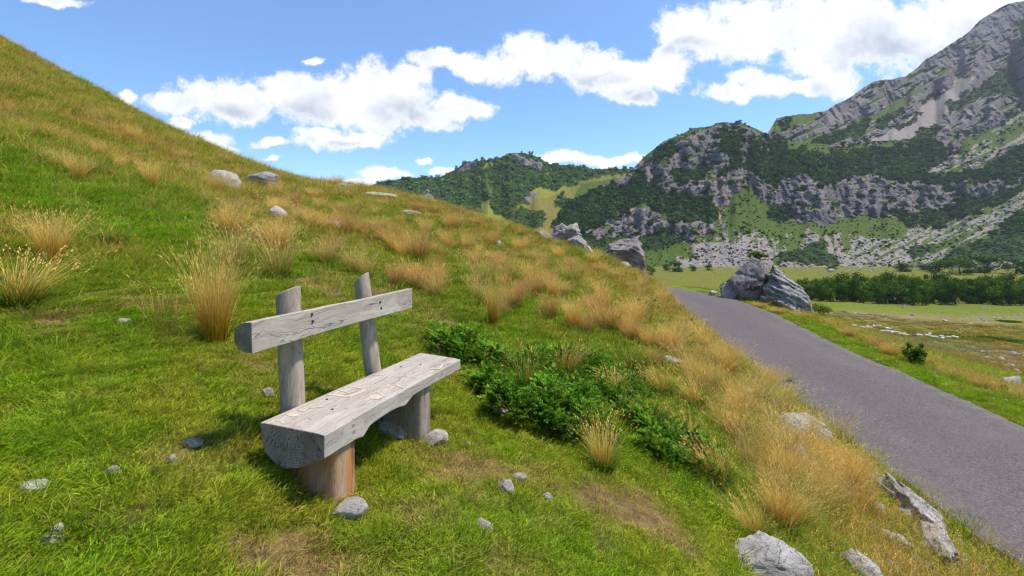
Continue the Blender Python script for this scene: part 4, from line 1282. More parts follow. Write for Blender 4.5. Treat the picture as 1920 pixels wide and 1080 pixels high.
build_leg(0.055, 0.195, -0.03, 0.95, -1.42, [MW_LEG], 5, 'near log leg stained orange and brown')
build_leg(0.62, 0.74, -0.05, 0.93, -1.46, [MW_LEG2], 8)
# ------------------------------------------------------------------ vegetation
def M_leaf(name, base, tip, tsat=0.35, rough=0.7, use_tint=True, var=0.35):
    """blade or leaf: attribute t runs from foot to tip; instancer or mesh attribute tint multiplies"""
    m, n, out = new_mat(name)
    t = n.node('ShaderNodeAttribute', attribute_name='t').outputs['Fac']
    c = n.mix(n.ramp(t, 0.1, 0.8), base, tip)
    if use_tint:
        ti = n.node('ShaderNodeAttribute', attribute_name='tint', attribute_type='INSTANCER').outputs['Color']
        c = n.mix(1.0, c, ti, 'MULTIPLY')
    v = n.node('ShaderNodeAttribute', attribute_name='v').outputs['Fac']
    rnd = n.node('ShaderNodeObjectInfo').outputs['Random']
    k = n.math('ADD', 1 - var / 2, n.math('MULTIPLY', v, var))
    k = n.math('MULTIPLY', k, n.math('ADD', 0.88, n.math('MULTIPLY', rnd, 0.24)))
    c = n.vm('MULTIPLY', c, n.comb(k, k, k))
    d = n.node('ShaderNodeBsdfDiffuse', {'Color': c}).outputs[0]
    tr = n.node('ShaderNodeBsdfTranslucent', {'Color': c}).outputs[0]
    mx = n.node('ShaderNodeMixShader', {0: tsat, 1: d, 2: tr}).outputs[0]
    n.l.new(mx, out.inputs[0])
    return m


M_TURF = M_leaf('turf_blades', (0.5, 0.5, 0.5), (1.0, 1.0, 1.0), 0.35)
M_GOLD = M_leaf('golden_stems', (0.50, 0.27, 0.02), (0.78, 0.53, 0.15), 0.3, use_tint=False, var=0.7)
M_GOLDG = M_leaf('green_blades', (0.045, 0.085, 0.006), (0.20, 0.26, 0.03), 0.35, use_tint=False, var=0.7)
M_PALE = M_leaf('pale_stems', (0.26, 0.22, 0.03), (0.70, 0.50, 0.17), 0.3, use_tint=False, var=0.6)
M_RUST = M_leaf('rusty_stems', (0.30, 0.21, 0.04), (0.66, 0.40, 0.13), 0.3, use_tint=False, var=0.7)
M_DEEP = M_leaf('deep_green_blades', (0.035, 0.075, 0.007), (0.115, 0.20, 0.018), 0.35, use_tint=False, var=0.7)
M_JUNI = M_leaf('juniper_needles', (0.040, 0.100, 0.010), (0.150, 0.330, 0.028), 0.2, use_tint=False, var=0.9)
def M_juni():
    m, n, out = new_mat('juniper_foliage')
    t = n.node('ShaderNodeAttribute', attribute_name='t').outputs['Fac']; v = n.node('ShaderNodeAttribute', attribute_name='v').outputs['Fac']
    P = n.node('ShaderNodeTexCoord').outputs['Object']
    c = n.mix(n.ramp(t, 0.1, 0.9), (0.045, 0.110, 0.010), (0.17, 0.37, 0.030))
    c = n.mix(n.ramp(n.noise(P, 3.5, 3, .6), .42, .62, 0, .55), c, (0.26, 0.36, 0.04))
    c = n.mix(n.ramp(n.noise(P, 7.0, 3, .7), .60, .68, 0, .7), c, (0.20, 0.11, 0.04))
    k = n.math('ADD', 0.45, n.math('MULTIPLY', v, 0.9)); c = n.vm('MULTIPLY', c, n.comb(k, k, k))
    d = n.node('ShaderNodeBsdfDiffuse', {'Color': c}).outputs[0]; tr = n.node('ShaderNodeBsdfTranslucent', {'Color': c}).outputs[0]
    n.l.new(n.node('ShaderNodeMixShader', {0: .22, 1: d, 2: tr}).outputs[0], out.inputs[0]); return m


M_JUNI = M_juni()
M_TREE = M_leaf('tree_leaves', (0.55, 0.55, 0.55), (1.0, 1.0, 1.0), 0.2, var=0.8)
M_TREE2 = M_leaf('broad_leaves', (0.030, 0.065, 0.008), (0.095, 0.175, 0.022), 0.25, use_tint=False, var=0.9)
M_BARK, _n, _o = new_mat('bark')
_c = _n.mix(_n.ramp(_n.noise(_n.node('ShaderNodeTexCoord').outputs['Object'], 6.0, 5, 0.7), 0.35, 0.65), (0.05, 0.04, 0.03), (0.16, 0.13, 0.10))
finish(_n, _o, _c, 0.95, 0.05)


def blades(rng, n, rad, h, wd, spread=0.35, droop=0.35, seg=3, hvar=0.4, seeds=0.0, base_pow=0.5, lean=(0, 0)):
    """curved tapering blades; returns verts, faces, t, v"""
    ang = rng.uniform(0, 2 * np.pi, n); r0 = rad * rng.uniform(0, 1, n) ** base_pow
    bx, by = np.cos(ang) * r0, np.sin(ang) * r0
    dirv = ang + rng.normal(0, 0.6, n)
    hh = h * (1 - hvar * rng.uniform(0, 1, n))
    out = hh * spread * (0.25 + 0.75 * r0 / max(rad, 1e-6)) * rng.uniform(0.3, 1.3, n)
    ox, oy = np.cos(dirv) * out + lean[0] * hh, np.sin(dirv) * out + lean[1] * hh
    face = rng.uniform(0, np.pi, n); wx, wy = np.cos(face), np.sin(face)
    dr = droop * rng.uniform(0.2, 1.0, n)
    V, T, VV = [], [], []
    ts = np.linspace(0, 1, seg + 1)
    val = rng.uniform(0, 1, n)
    for i, t in enumerate(ts):
        cx = bx + ox * t ** 1.6; cy = by + oy * t ** 1.6; cz = hh * (t - dr * t ** 3 * 0.6)
        w_ = wd * (1 - 0.85 * t) * (0.7 + 0.3 * np.minimum(1, t * 5))
        V.append(np.stack([np.stack([cx - wx * w_ / 2, cy - wy * w_ / 2, cz], 1), np.stack([cx + wx * w_ / 2, cy + wy * w_ / 2, cz], 1)], 1))
        T.append(np.full((n, 2), t)); VV.append(np.repeat(val[:, None], 2, 1))
    V = np.stack(V, 1).reshape(n, -1, 3); T = np.stack(T, 1).reshape(n, -1); VV = np.stack(VV, 1).reshape(n, -1)
    k = (seg + 1) * 2
    fb = np.array([[2 * i, 2 * i + 1, 2 * i + 3, 2 * i + 2] for i in range(seg)])
    Fc = (np.arange(n)[:, None, None] * k + fb[None]).reshape(-1, 4)
    V = V.reshape(-1, 3); T = T.ravel(); VV = VV.ravel()
    if seeds > 0:
        m = int(n * seeds); idx = rng.choice(n, m, False)
        tip = V.reshape(n, k, 3)[idx, -1]; pre = V.reshape(n, k, 3)[idx, -4]
        d = tip - pre; d /= np.linalg.norm(d, axis=1, keepdims=True) + 1e-9
        L = h * 0.13
        per = []
        for j in range(4):
            off = -d * L * j / 4 + rng.normal(0, L * 0.10, (m, 3))
            side = rng.normal(0, 1, (m, 3)); side /= np.linalg.norm(side, axis=1, keepdims=True)
            a = tip + off
            per.append(np.stack([a, a + side * wd * 1.1 + d * L * .12, a + d * L * 0.36, a - side * wd * 1.1 + d * L * .12], 1))
        S = np.concatenate(per, 0).reshape(-1, 3)
        Fs = (np.arange(len(S) // 4)[:, None] * 4 + np.arange(4)[None]) + len(V)
        V = np.concatenate([V, S]); Fc = np.concatenate([Fc, Fs]); T = np.concatenate([T, np.full(len(S), 1.0)]); VV = np.concatenate([VV, rng.uniform(0.4, 1, len(S) // 4).repeat(4)])
    return V, Fc, T, VV


def combine(name, parts, mats):
    Vs, Fs, Ts, Vv, mi = [], [], [], [], []; b = 0
    for k, (V, Fc, T, VV) in enumerate(parts):
        Vs.append(V); Fs.append(Fc + b); Ts.append(T); Vv.append(VV); mi.append(np.full(len(Fc), k)); b += len(V)
    me = mesh_from(name, np.concatenate(Vs), np.concatenate(Fs), mats, False, np.concatenate(mi))
    set_attr(me, 't', np.concatenate(Ts)); set_attr(me, 'v', np.concatenate(Vv))
    return me


PROTO = {}
def proto_collection(name, meshes):
    c = bpy.data.collections.new(name)
    for i, me in enumerate(meshes):
        o = bpy.data.objects.new(f'{name}_{i:02d}', me); c.objects.link(o)
    return c


def scatter(name, P, rot, scl, tint, pick, coll, label, cat=None):
    me = bpy.data.meshes.new(name)
    me.vertices.add(len(P)); me.vertices.foreach_set('co', np.asarray(P, np.float32).ravel()); me.update()
    set_attr(me, 'rot', rot, 'FLOAT_VECTOR'); set_attr(me, 'scl', scl, 'FLOAT_VECTOR'); set_attr(me, 'tint', tint, 'FLOAT_COLOR'); set_int(me, 'pick', pick)
    o = link(name, me)
    g = bpy.data.node_groups.new(name, 'GeometryNodeTree')
    g.interface.new_socket('Geometry', in_out='INPUT', socket_type='NodeSocketGeometry'); g.interface.new_socket('Geometry', in_out='OUTPUT', socket_type='NodeSocketGeometry')
    N = g.nodes; L = g.links
    gi = N.new('NodeGroupInput'); go = N.new('NodeGroupOutput')
    ci = N.new('GeometryNodeCollectionInfo'); ci.inputs['Collection'].default_value = coll; ci.inputs['Separate Children'].default_value = True; ci.inputs['Reset Children'].default_value = True
    ip = N.new('GeometryNodeInstanceOnPoints'); ip.inputs['Pick Instance'].default_value = True
    def na(nm, ty):
        a = N.new('GeometryNodeInputNamedAttribute'); a.data_type = ty; a.inputs['Name'].default_value = nm; return a.outputs['Attribute']
    L.new(gi.outputs[0], ip.inputs['Points']); L.new(ci.outputs[0], ip.inputs['Instance']); L.new(na('pick', 'INT'), ip.inputs['Instance Index'])
    e2r = N.new('FunctionNodeEulerToRotation'); L.new(na('rot', 'FLOAT_VECTOR'), e2r.inputs[0]); L.new(e2r.outputs[0], ip.inputs['Rotation'])
    L.new(na('scl', 'FLOAT_VECTOR'), ip.inputs['Scale']); L.new(ip.outputs[0], go.inputs[0])
    md = o.modifiers.new('scatter', 'NODES'); md.node_group = g
    return tag(o, label, cat, kind='stuff')


RG = np.random.default_rng(12)
# --- turf
turf_protos = []; turf_weeds = []
for i in range(6):
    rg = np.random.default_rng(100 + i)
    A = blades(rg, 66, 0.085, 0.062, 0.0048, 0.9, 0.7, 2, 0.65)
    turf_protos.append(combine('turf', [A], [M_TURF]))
for i in range(4):   # longer loose grass with stems
    rg = np.random.default_rng(200 + i)
    A = blades(rg, 34, 0.08, 0.16, 0.0042, 0.8, 0.8, 3, 0.6); 
    turf_protos.append(combine('turf', [A], [M_TURF]))
for i in range(3):   # thin tall seeding stalks
    rg = np.random.default_rng(300 + i)
    A = blades(rg, 12, 0.10, 0.42, 0.0032, 0.55, 0.5, 4, 0.5, seeds=0.35)
    turf_protos.append(combine('turf', [A], [M_TURF]))
for i in range(2):   # small broad-leaved weeds
    rg = np.random.default_rng(450 + i)
    A = blades(rg, 16, 0.05, 0.045, 0.020, 1.3, 0.9, 3, 0.5)
    turf_weeds.append(combine('turf', [A], [M_TURF]))
for i in range(2):   # dead stalks lying flat
    rg = np.random.default_rng(400 + i)
    A = blades(rg, 3, 0.06, 0.12, 0.0032, 3.6, 0.9, 6, 0.5)
    turf_protos.append(combine('turf', [A], [M_TURF]))
TURF = proto_collection('turf', turf_protos + turf_weeds)


def turf_points(N, th0, th1, r0, r1, rg):
    th = np.arctan(rg.uniform(np.tan(R(th0)), np.tan(R(th1)), N)); lr = rg.uniform(math.log(r0), math.log(r1), N); r = np.exp(lr)
    return np.sin(th) * r, np.cos(th) * r, r


def make_grass():
    X, Y, RR = [], [], []
    for (N, r0, r1) in ((17000, 1.15, 4.0), (26000, 4.0, 12), (42000, 12, 42)):
        x, y, r = turf_points(N, -51, 54, r0, r1, RG); X.append(x); Y.append(y); RR.append(r)
    x = np.concatenate(X); y = np.concatenate(Y); r = np.concatenate(RR)
    c = cover(x, y)
    dist = c['dist']; road = c['road']
    keep = (dist > 0.02) | ((dist > -0.14) & (RG.uniform(0, 1, len(x)) < 0.35))
    keep &= RG.uniform(0, 1, len(x)) > c['soil'] * 0.68
    keep &= ~((road > 0) & (road < 900) & (r > 34))
    # nothing under the bench legs and the big stones
    x, y, r = x[keep], y[keep], r[keep]
    c = {k: (v[keep] if v.ndim == 1 else v[keep]) for k, v in c.items()}
    z = H(x, y)
    # which plant
    n = len(x); u = RG.uniform(0, 1, n)
    straw, fresh = c['straw'], c['fresh']
    tall = np.clip(straw * 0.75 + sstep(5, 14, r) * 0.3 * c['left'], 0, 0.9)
    verge = (~c['left']) & (c['dist'] < 1.7)
    tall = np.where(verge, 0.0, tall)
    pick = RG.integers(0, 6, n)
    pick = np.where(u < tall * 0.75 + 0.05, RG.integers(6, 10, n), pick)
    pick = np.where(u < tall * 0.42, RG.integers(10, 13, n), pick)
    pick = np.where((u > 0.955) & (~verge), RG.integers(13, 15, n), pick)
    pick = np.where((u > 0.90) & (u < 0.955) & (r < 9), RG.integers(15, 17, n), pick)
    pick = np.where((c['soil'] > 0.25) & (RG.uniform(0, 1, n) < 0.35), RG.integers(13, 15, n), pick)
    bd = np.hypot((x + 0.95) / 0.75, (y - 3.15) / 1.15)
    pick = np.where((bd < 1) & (pick > 9), 0, pick)
    s = np.clip(r / 3.6, 0.85, 6.5) ** 0.72 * RG.uniform(0.7, 1.35, n)
    s = np.where(pick >= 10, s * 0.72, s)
    s = np.where((pick >= 6) & (pick < 10), s * 0.85, s)
    s = np.where((pick >= 10) & (pick < 13), np.minimum(s, 1.15), s)
    s = np.where(verge, s * 0.62, s)
    tint_v = verge & (fbm(x / .7, y / .7, 2.0, 3, 88) > 0.05)
    hz = s * np.where((pick < 6) & (r < 7), 0.52, 0.8) * RG.uniform(0.75, 1.25, n)
    hz = np.where(bd < 1.0, hz * 1.25, hz)
    tint = np.empty((n, 3))
    base = GREEN + (FRESH - GREEN) * RG.uniform(0.0, 1.1, (n, 1)) * (0.4 + 0.8 * fresh[:, None])
    base = base + (OLIVE * 1.15 - base) * (np.clip(c['olive'] * 0.75 + RG.normal(0, 0.22, n), 0, 1) * 0.8)[:, None]
    st_c = STRAW * (0.75 + 0.5 * RG.uniform(0, 1, (n, 1))) + RG.normal(0, 0.012, (n, 3))
    isst = np.clip(straw * 0.75 + RG.normal(0.0, 0.25, n), 0, 1); isst = np.where(verge, np.where(tint_v, .55, .12) * RG.uniform(0, 1, n), isst)
    isst = np.where((pick >= 10), np.clip(isst + 0.75, 0, 1), isst); isst = np.where((pick < 6), isst * 0.75, isst)
    isst = np.where(u > 0.955, 0.9, isst)
    isst = np.where((u > 0.90) & (u < 0.955), 0.0, isst)
    tint = base + (st_c - base) * isst[:, None]
    tint *= np.where(RG.uniform(0, 1, (n, 1)) < .22, 0.6, 1.0)
    tint = tint + (SOIL * 1.6 - tint) * (np.clip(c['soil'], 0, 1) * 0.55)[:, None]
    tint *= 2.5 * RG.uniform(0.8, 1.2, (n, 1))
    rot = np.stack([RG.normal(0, 0.08, n), RG.normal(0, 0.08, n), RG.uniform(0, 6.28, n)], 1)
    scl = np.stack([s, s, hz], 1)
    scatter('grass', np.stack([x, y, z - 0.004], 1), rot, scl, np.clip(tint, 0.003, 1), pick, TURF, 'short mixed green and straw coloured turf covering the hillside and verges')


make_grass()


def meadow_grass():
    rg = np.random.default_rng(91); n = 15000
    th = np.arctan(rg.uniform(0.28, 1.25, n)); r = np.exp(rg.uniform(math.log(13), math.log(190), n))
    x, y = np.sin(th) * r, np.cos(th) * r
    c = cover(x, y); k = (~c['left']) & (c['dist'] > 1.7) | (np.abs(c['road']) > 900)
    x, y, r = x[k], y[k], r[k]; col = c['col'][k]; n = len(x)
    s = (r / 3.6) ** 0.62 * rg.uniform(.6, 1.3, n); pick = rg.integers(0, 10, n)
    tint = (col * 1.9 * rg.uniform(.65, 1.3, (n, 1)))
    dry = rg.uniform(0, 1, n) < .25; tint[dry] = STRAW * rg.uniform(1.1, 1.7, (dry.sum(), 1))
    scatter('meadow_grass', np.stack([x, y, H(x, y)], 1), np.stack([np.zeros(n), np.zeros(n), rg.uniform(0, 6.28, n)], 1), np.stack([s, s, s * .55], 1), np.clip(tint, 0, 1), pick, TURF, 'rough olive and straw coloured grass of the meadow beyond the road')


meadow_grass()

# --- tussocks: each one a thing
def tussock_mesh(kind, seed):
    rg = np.random.default_rng(seed)
    if kind == 'gold':
        a = blades(rg, 620, 0.135, 1.0, 0.0042, 0.48, 0.28, 5, 0.42, seeds=0.3, base_pow=0.6)
        b = blades(rg, 170, 0.15, 0.42, 0.0065, 1.0, 0.7, 4, 0.6)
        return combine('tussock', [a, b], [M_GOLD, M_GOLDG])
    if kind == 'pale':
        a = blades(rg, 260, 0.15, 1.0, 0.0050, 0.65, 0.35, 5, 0.45, seeds=0.4)
        b = blades(rg, 200, 0.17, 0.42, 0.006, 1.2, 0.8, 4, 0.6)
        return combine('tussock', [a, b], [M_PALE, M_GOLDG])
    if kind == 'rust':
        a = blades(rg, 520, 0.20, 1.0, 0.0085, 0.62, 0.28, 4, 0.55, seeds=0.12)
        b = blades(rg, 120, 0.20, 0.5, 0.009, 1.0, 0.6, 3, 0.6)
        return combine('tussock', [a, b], [M_RUST, M_GOLDG])
    if kind == 'green':
        a = blades(rg, 520, 0.22, 1.0, 0.011, 1.25, 0.75, 4, 0.5)
        b = blades(rg, 40, 0.15, 1.35, 0.006, 0.8, 0.3, 4, 0.4, seeds=0.6)
        return combine('tussock', [a, b], [M_DEEP, M_GOLD])
    if kind == 'mix':
        a = blades(rg, 420, 0.20, 0.75, 0.010, 1.3, 0.7, 4, 0.5)
        b = blades(rg, 190, 0.15, 1.15, 0.007, 0.55, 0.25, 4, 0.45, seeds=0.4, lean=(0.25, 0))
        return combine('tussock', [a, b], [M_GOLDG, M_GOLD])


TM = {k: [tussock_mesh(k, 1000 + 37 * i + ord(k[0])) for i in range(3)] for k in ('gold', 'pale', 'rust', 'green', 'mix')}


def tussock(px, row, hpx, kind, label, group=None, i=0, wide=1.0, lean=0.0, rz=None):
    g = ground_at(px, row)
    if g is None: return None
    k = g.y / F * hpx
    me = TM[kind][i % 3]
    o = link('tussock', me, loc=(g.x, g.y, g.z - 0.03 * k), rot=(0, lean, random.Random(px * 7 + row).uniform(0, 6.28) if rz is None else rz), scale=(k * wide, k * wide, k))
    return tag(o, label, 'tussock', group)


T_ = [
 (402, 640, 215, 'gold', 'tall golden grass tussock just left of the bench backrest', .72),
 (95, 492, 115, 'gold', 'tall golden tussock standing near the left edge of the hillside', 1.0),
 (205, 462, 52, 'green', 'bushy dark green tussock right of the golden tussock by the left edge', 1.3),
 (282, 352, 62, 'gold', 'slim golden tussock on the slope left of the pale angular boulder', .9),
 (520, 520, 120, 'pale', 'loose pale seeding tussock above the left end of the backrest', 1.0),
 (440, 505, 110, 'pale', 'loose pale seeding tussock behind the tall golden tussock', 1.1),
 (618, 490, 36, 'green', 'round green tussock between the two bench posts in view, further up the slope', 1.2),
 (486, 382, 30, 'green', 'dark green tussock in front of the brownish boulder', 1.2),
 (650, 442, 56, 'rust', 'russet tussock right of the low pale slab', .8),
 (548, 392, 48, 'rust', 'russet tussock right of the brownish boulder', .9),
 (850, 432, 40, 'rust', 'round russet tussock on the brow right of the flat pale rock', 1.0),
 (722, 458, 50, 'rust', 'russet tussock straight above the far end of the backrest, nearer the brow', .9),
 (785, 490, 72, 'rust', 'broad russet tussock half way up the slope right of the backrest', .9),
 (742, 540, 60, 'rust', 'small russet tussock right behind the far bench post', .8),
 (905, 540, 85, 'pale', 'feathery pale tussock in mid slope, left of two russet ones', 1.2),
 (962, 580, 72, 'rust', 'russet tussock in mid slope above the juniper', .8),
 (925, 612, 110, 'gold', 'thin tall golden stalks rising just above the juniper', .55),
 (1030, 545, 44, 'rust', 'little orange tussock right of the feathery pale ones', 1.0),
 (1072, 532, 58, 'pale', 'pale tussock below the crest outcrop', 1.0),
 (1140, 622, 78, 'rust', 'broad russet tussock on the bank left of the far road', 1.2),
 (1185, 640, 55, 'rust', 'russet tussock right beside the broad one on the bank', 1.2),
 (1130, 880, 95, 'mix', 'green tussock with orange stalks in front of the juniper', 1.0),
 (985, 738, 85, 'green', 'upright dark green tussock growing up through the juniper', .9),
 (1415, 1010, 80, 'mix', 'straw and green tussock above the large bottom rock', 1.1),
 (1556, 612, 20, 'rust', 'round russet tussock on the far verge beyond the painted boulder', 1.2),
 (1640, 655, 34, 'rust', 'russet tussock on the far verge left of the dark shrub', 1.3),
 (1905, 752, 38, 'pale', 'pale tussock at the right edge on the far verge', 1.0),
 (1205, 585, 34, 'green', 'dark green tussock on the bank near the road bend', 1.2),
 (40, 575, 110, 'mix', 'drooping green and straw tussock at the left edge', 1.3),
 (150, 330, 38, 'green', 'dark green tussock high on the left slope', 1.4),
 (60, 262, 28, 'green', 'green tussock highest on the left slope near the edge', 1.6),
 (1345, 905, 90, 'mix', 'long grass tussock right of the juniper tail', 1.2),
 (1395, 790, 75, 'pale', 'pale seeding tussock on the bank left of the broad flat rock', 1.1),
 (1300, 760, 60, 'mix', 'greenish tussock above the juniper tail on the bank', 1.3),
 (1560, 960, 95, 'pale', 'pale tussock left of the long ledge rock', 1.2),
 (1600, 900, 80, 'pale', 'pale tussock in front of the road, above the long ledge rock', 1.0),
 (1480, 720, 34, 'pale', 'thin pale stalks standing against the asphalt', .8),
 (1230, 690, 50, 'rust', 'russet tussock by the low pale rock on the bank', 1.1),
 (1590, 632, 26, 'rust', 'small russet tussock on the far verge, between the round one and the broad one', 1.4),
 (1668, 668, 30, 'rust', 'russet tussock touching the dark shrub on the far verge from the left', 1.3),
 (1780, 712, 30, 'pale', 'pale tussock on the far verge right of the dark shrub', 1.4),
 (1840, 730, 32, 'rust', 'russet tussock on the far verge, left of the tiny dark shrub', 1.3),
 (1460, 588, 16, 'rust', 'low russet fringe tussock at the foot of the fractured boulder', 2.2),
 (1425, 577, 14, 'rust', 'low russet fringe tussock at the foot of the painted boulder', 2.4),
 (1500, 596, 16, 'rust', 'low russet fringe tussock right of the boulder foot', 2.2),
]
for i, (px, row, h, kind, lab, wd) in enumerate(T_): tussock(px, row, h, kind, lab, None, i, wd)
# many alike along the bank and below the crest: say what each stands next to
MARKS = [(410,335,'the pale angular boulder'),(482,340,'the brownish boulder'),(617,418,'the low pale slab'),(765,398,'the flat pale rock on the brow'),(703,362,'the long flat slab on the brow'),
 (1060,440,'the crest outcrop'),(1183,490,'the big rounded boulder'),(1262,677,'the low pale rock on the bank'),(1478,795,'the broad flat rock'),(1498,862,'the upright split rock'),(1690,940,'the long ledge rock'),
 (1448,1065,'the large bottom rock'),(545,560,'the left backrest post'),(680,530,'the right backrest post'),(880,650,'the juniper behind the bench'),(1030,760,'the largest juniper shrub'),(1255,820,'the juniper tail'),
 (402,540,'the tall golden tussock'),(1690,1028,'the little stone pile'),(1765,1035,'the narrow grey rock'),(1618,1070,'the leaning bottom rock'),(1652,965,'the stone under the ledge top'),(1850,1070,'the bottom stone at the road edge'),(1350,640,'the left road edge'),(1500,760,'the asphalt above the flat rock'),(120,400,'the golden tussock by the left edge'),(282,330,'the slim golden tussock'),(850,415,'the round russet brow tussock'),(928,455,'the white stone on the slope'),(905,500,'the feathery mid-slope tussock'),(1140,590,'the broad russet bank tussock'),(1225,545,'the start of the road')]
def where_is(px, row, step=45, marks=None):
    m = min(marks or MARKS, key=lambda m: math.hypot(px - m[0], (row - m[1]) * 1.3)); dx, dy = px - m[0], row - m[1]; dd = math.hypot(dx, dy)
    how = 'right by' if dd < step * .6 else 'close to' if dd < step * 1.6 else 'some way from'
    side = ('right of' if dx > 0 else 'left of') if abs(dx) > abs(dy) * 1.3 else ('below' if dy > 0 else 'above')
    return {'right by': 'just ', 'close to': 'a little ', 'some way from': 'well '}[how] + side + ' ' + m[2]
rr_ = random.Random(5)
cnt = 0; tries = 0; used_ = set()
while cnt < 235 and tries < 3000:
    tries += 1
    px = rr_.uniform(0, 1640); row = rr_.uniform(110, 1000)
    g = ground_at(px, row)
    if g is None or g.y > 40: continue
    d, _z = road_dist([g.x], [g.y]); d = float(d[0])
    on_bank = (-RHW - 3.6 < d < -RHW - 0.35) and px > 1080
    on_crest = (g.y > 8.5) and d < -3
    if not (on_bank or on_crest): continue
    if on_crest and px < 430 and (rr_.random() < 0.75 or row > 480): continue
    if on_crest and px > 430 and rr_.random() < 0.2: continue
    if on_bank and g.y < 6 and rr_.random() < 0.35: continue
    if 330 < row - 0.0 and px < 1010 and row > 600: continue
    kind = rr_.choice(['rust', 'pale', 'pale', 'rust', 'gold']) if on_crest and not on_bank else rr_.choice(['pale', 'pale', 'mix', 'gold', 'pale'])
    hm = {'rust': .5, 'pale': .52, 'mix': .42, 'gold': .62}[kind] * rr_.uniform(.65, 1.15) * (1.3 if on_bank else 1.15)
    if g.y < 8: hm *= 0.85
    lab = {'rust': ('russet dry grass tussock on the upper hillside', 'russet tussocks below the hill brow'), 'pale': ('pale dry grass tussock among others on the slope', 'pale tussocks on the slope'),
           'mix': ('half green half straw tussock on the road bank', 'mixed tussocks on the road bank'), 'gold': ('upright golden grass tussock among others on the slope', 'golden tussocks on the slope')}[kind]
    nm_ = {'rust': 'russet', 'pale': 'pale', 'mix': 'half green', 'gold': 'golden'}[kind]
    sz_ = 'small' if hm < .36 else 'middling' if hm < .5 else 'large'
    lb_ = f'{sz_} {nm_} grass tussock {where_is(px, row)}'
    if lb_ in used_: continue
    used_.add(lb_)
    tussock(px, row, hm * F / g.y, kind, lb_, lab[1], cnt, rr_.uniform(.8, 1.4))
    cnt += 1

# --- juniper: low spreading shrubs
def sprig_mesh(rg, n=26):
    """one feathery twig tip, 1 m long along +X"""
    V, Fc, T, VV = [], [], [], []
    for i in range(n):
        t = i / n
        for sgn in (-1, 1):
            b = np.array([t * 0.9, 0, 0.05 * math.sin(t * 3)])
            L = 0.34 * (1 - 0.55 * t) * rg.uniform(0.6, 1.2)
            a = rg.uniform(0.4, 1.0); ph = rg.uniform(-0.9, 0.9)
            d = np.array([math.cos(a), sgn * math.sin(a) * math.cos(ph), math.sin(a) * math.sin(ph) + 0.25]); d /= np.linalg.norm(d)
            sidev = np.cross(d, [0, 0, 1.0]); sidev /= np.linalg.norm(sidev) + 1e-9
            sidev = sidev * math.cos(ph) + np.array([0, 0, 1]) * math.sin(ph)
            k = len(V); w_ = 0.055
            V += [b - sidev * w_ * .4, b + sidev * w_ * .4, b + d * L * .6 + sidev * w_, b + d * L, b + d * L * .6 - sidev * w_]
            Fc.append((k, k + 1, k + 2, k + 4)); Fc.append((k + 4, k + 2, k + 3, k + 3))
            tt = 0.3 + 0.6 * t
            T += [tt * .4, tt * .4, tt, min(1, tt + .25), tt]; VV += [rg.uniform(0, 1)] * 5
    Fc = [f if f[2] != f[3] else f[:3] for f in Fc]
    tri = []
    for f in Fc:
        tri.append(f[:3])
        if len(f) == 4: tri.append((f[0], f[2], f[3]))
    return np.array(V), np.array(tri), np.array(T), np.array(VV)


def replicate(base, mats4, val=None):
    V, Fc, T, VV = base; n = len(mats4)
    Vh = np.concatenate([V, np.ones((len(V), 1))], 1)
    out = np.einsum('nij,kj->nki', mats4[:, :3, :], Vh).reshape(-1, 3)
    Fo = (np.arange(n)[:, None, None] * len(V) + Fc[None]).reshape(-1, Fc.shape[1])
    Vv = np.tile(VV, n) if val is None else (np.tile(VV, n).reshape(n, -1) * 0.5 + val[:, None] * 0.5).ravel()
    return out, Fo, np.tile(T, n), Vv


def rmat(pos, yaw, pitch, roll, sc):
    M = (Matrix.Translation(pos) @ Matrix.Rotation(yaw, 4, 'Z') @ Matrix.Rotation(-pitch, 4, 'Y') @ Matrix.Rotation(roll, 4, 'X') @ Matrix.Scale(sc, 4))
    return np.array(M)


SPRIG = sprig_mesh(np.random.default_rng(3), 13)


def tube(p0, p1, r0, r1, n=6):
    p0, p1 = Vector(p0), Vector(p1); q = (p1 - p0).to_track_quat('Z', 'Y'); V = []
    for p, r in ((p0, r0), (p1, r1)):
        for k in range(n):
            a = k / n * 2 * math.pi; V.append(tuple(p + q @ Vector((math.cos(a) * r, math.sin(a) * r, 0))))
    return V, [(k, (k + 1) % n, n + (k + 1) % n, n + k) for k in range(n)]


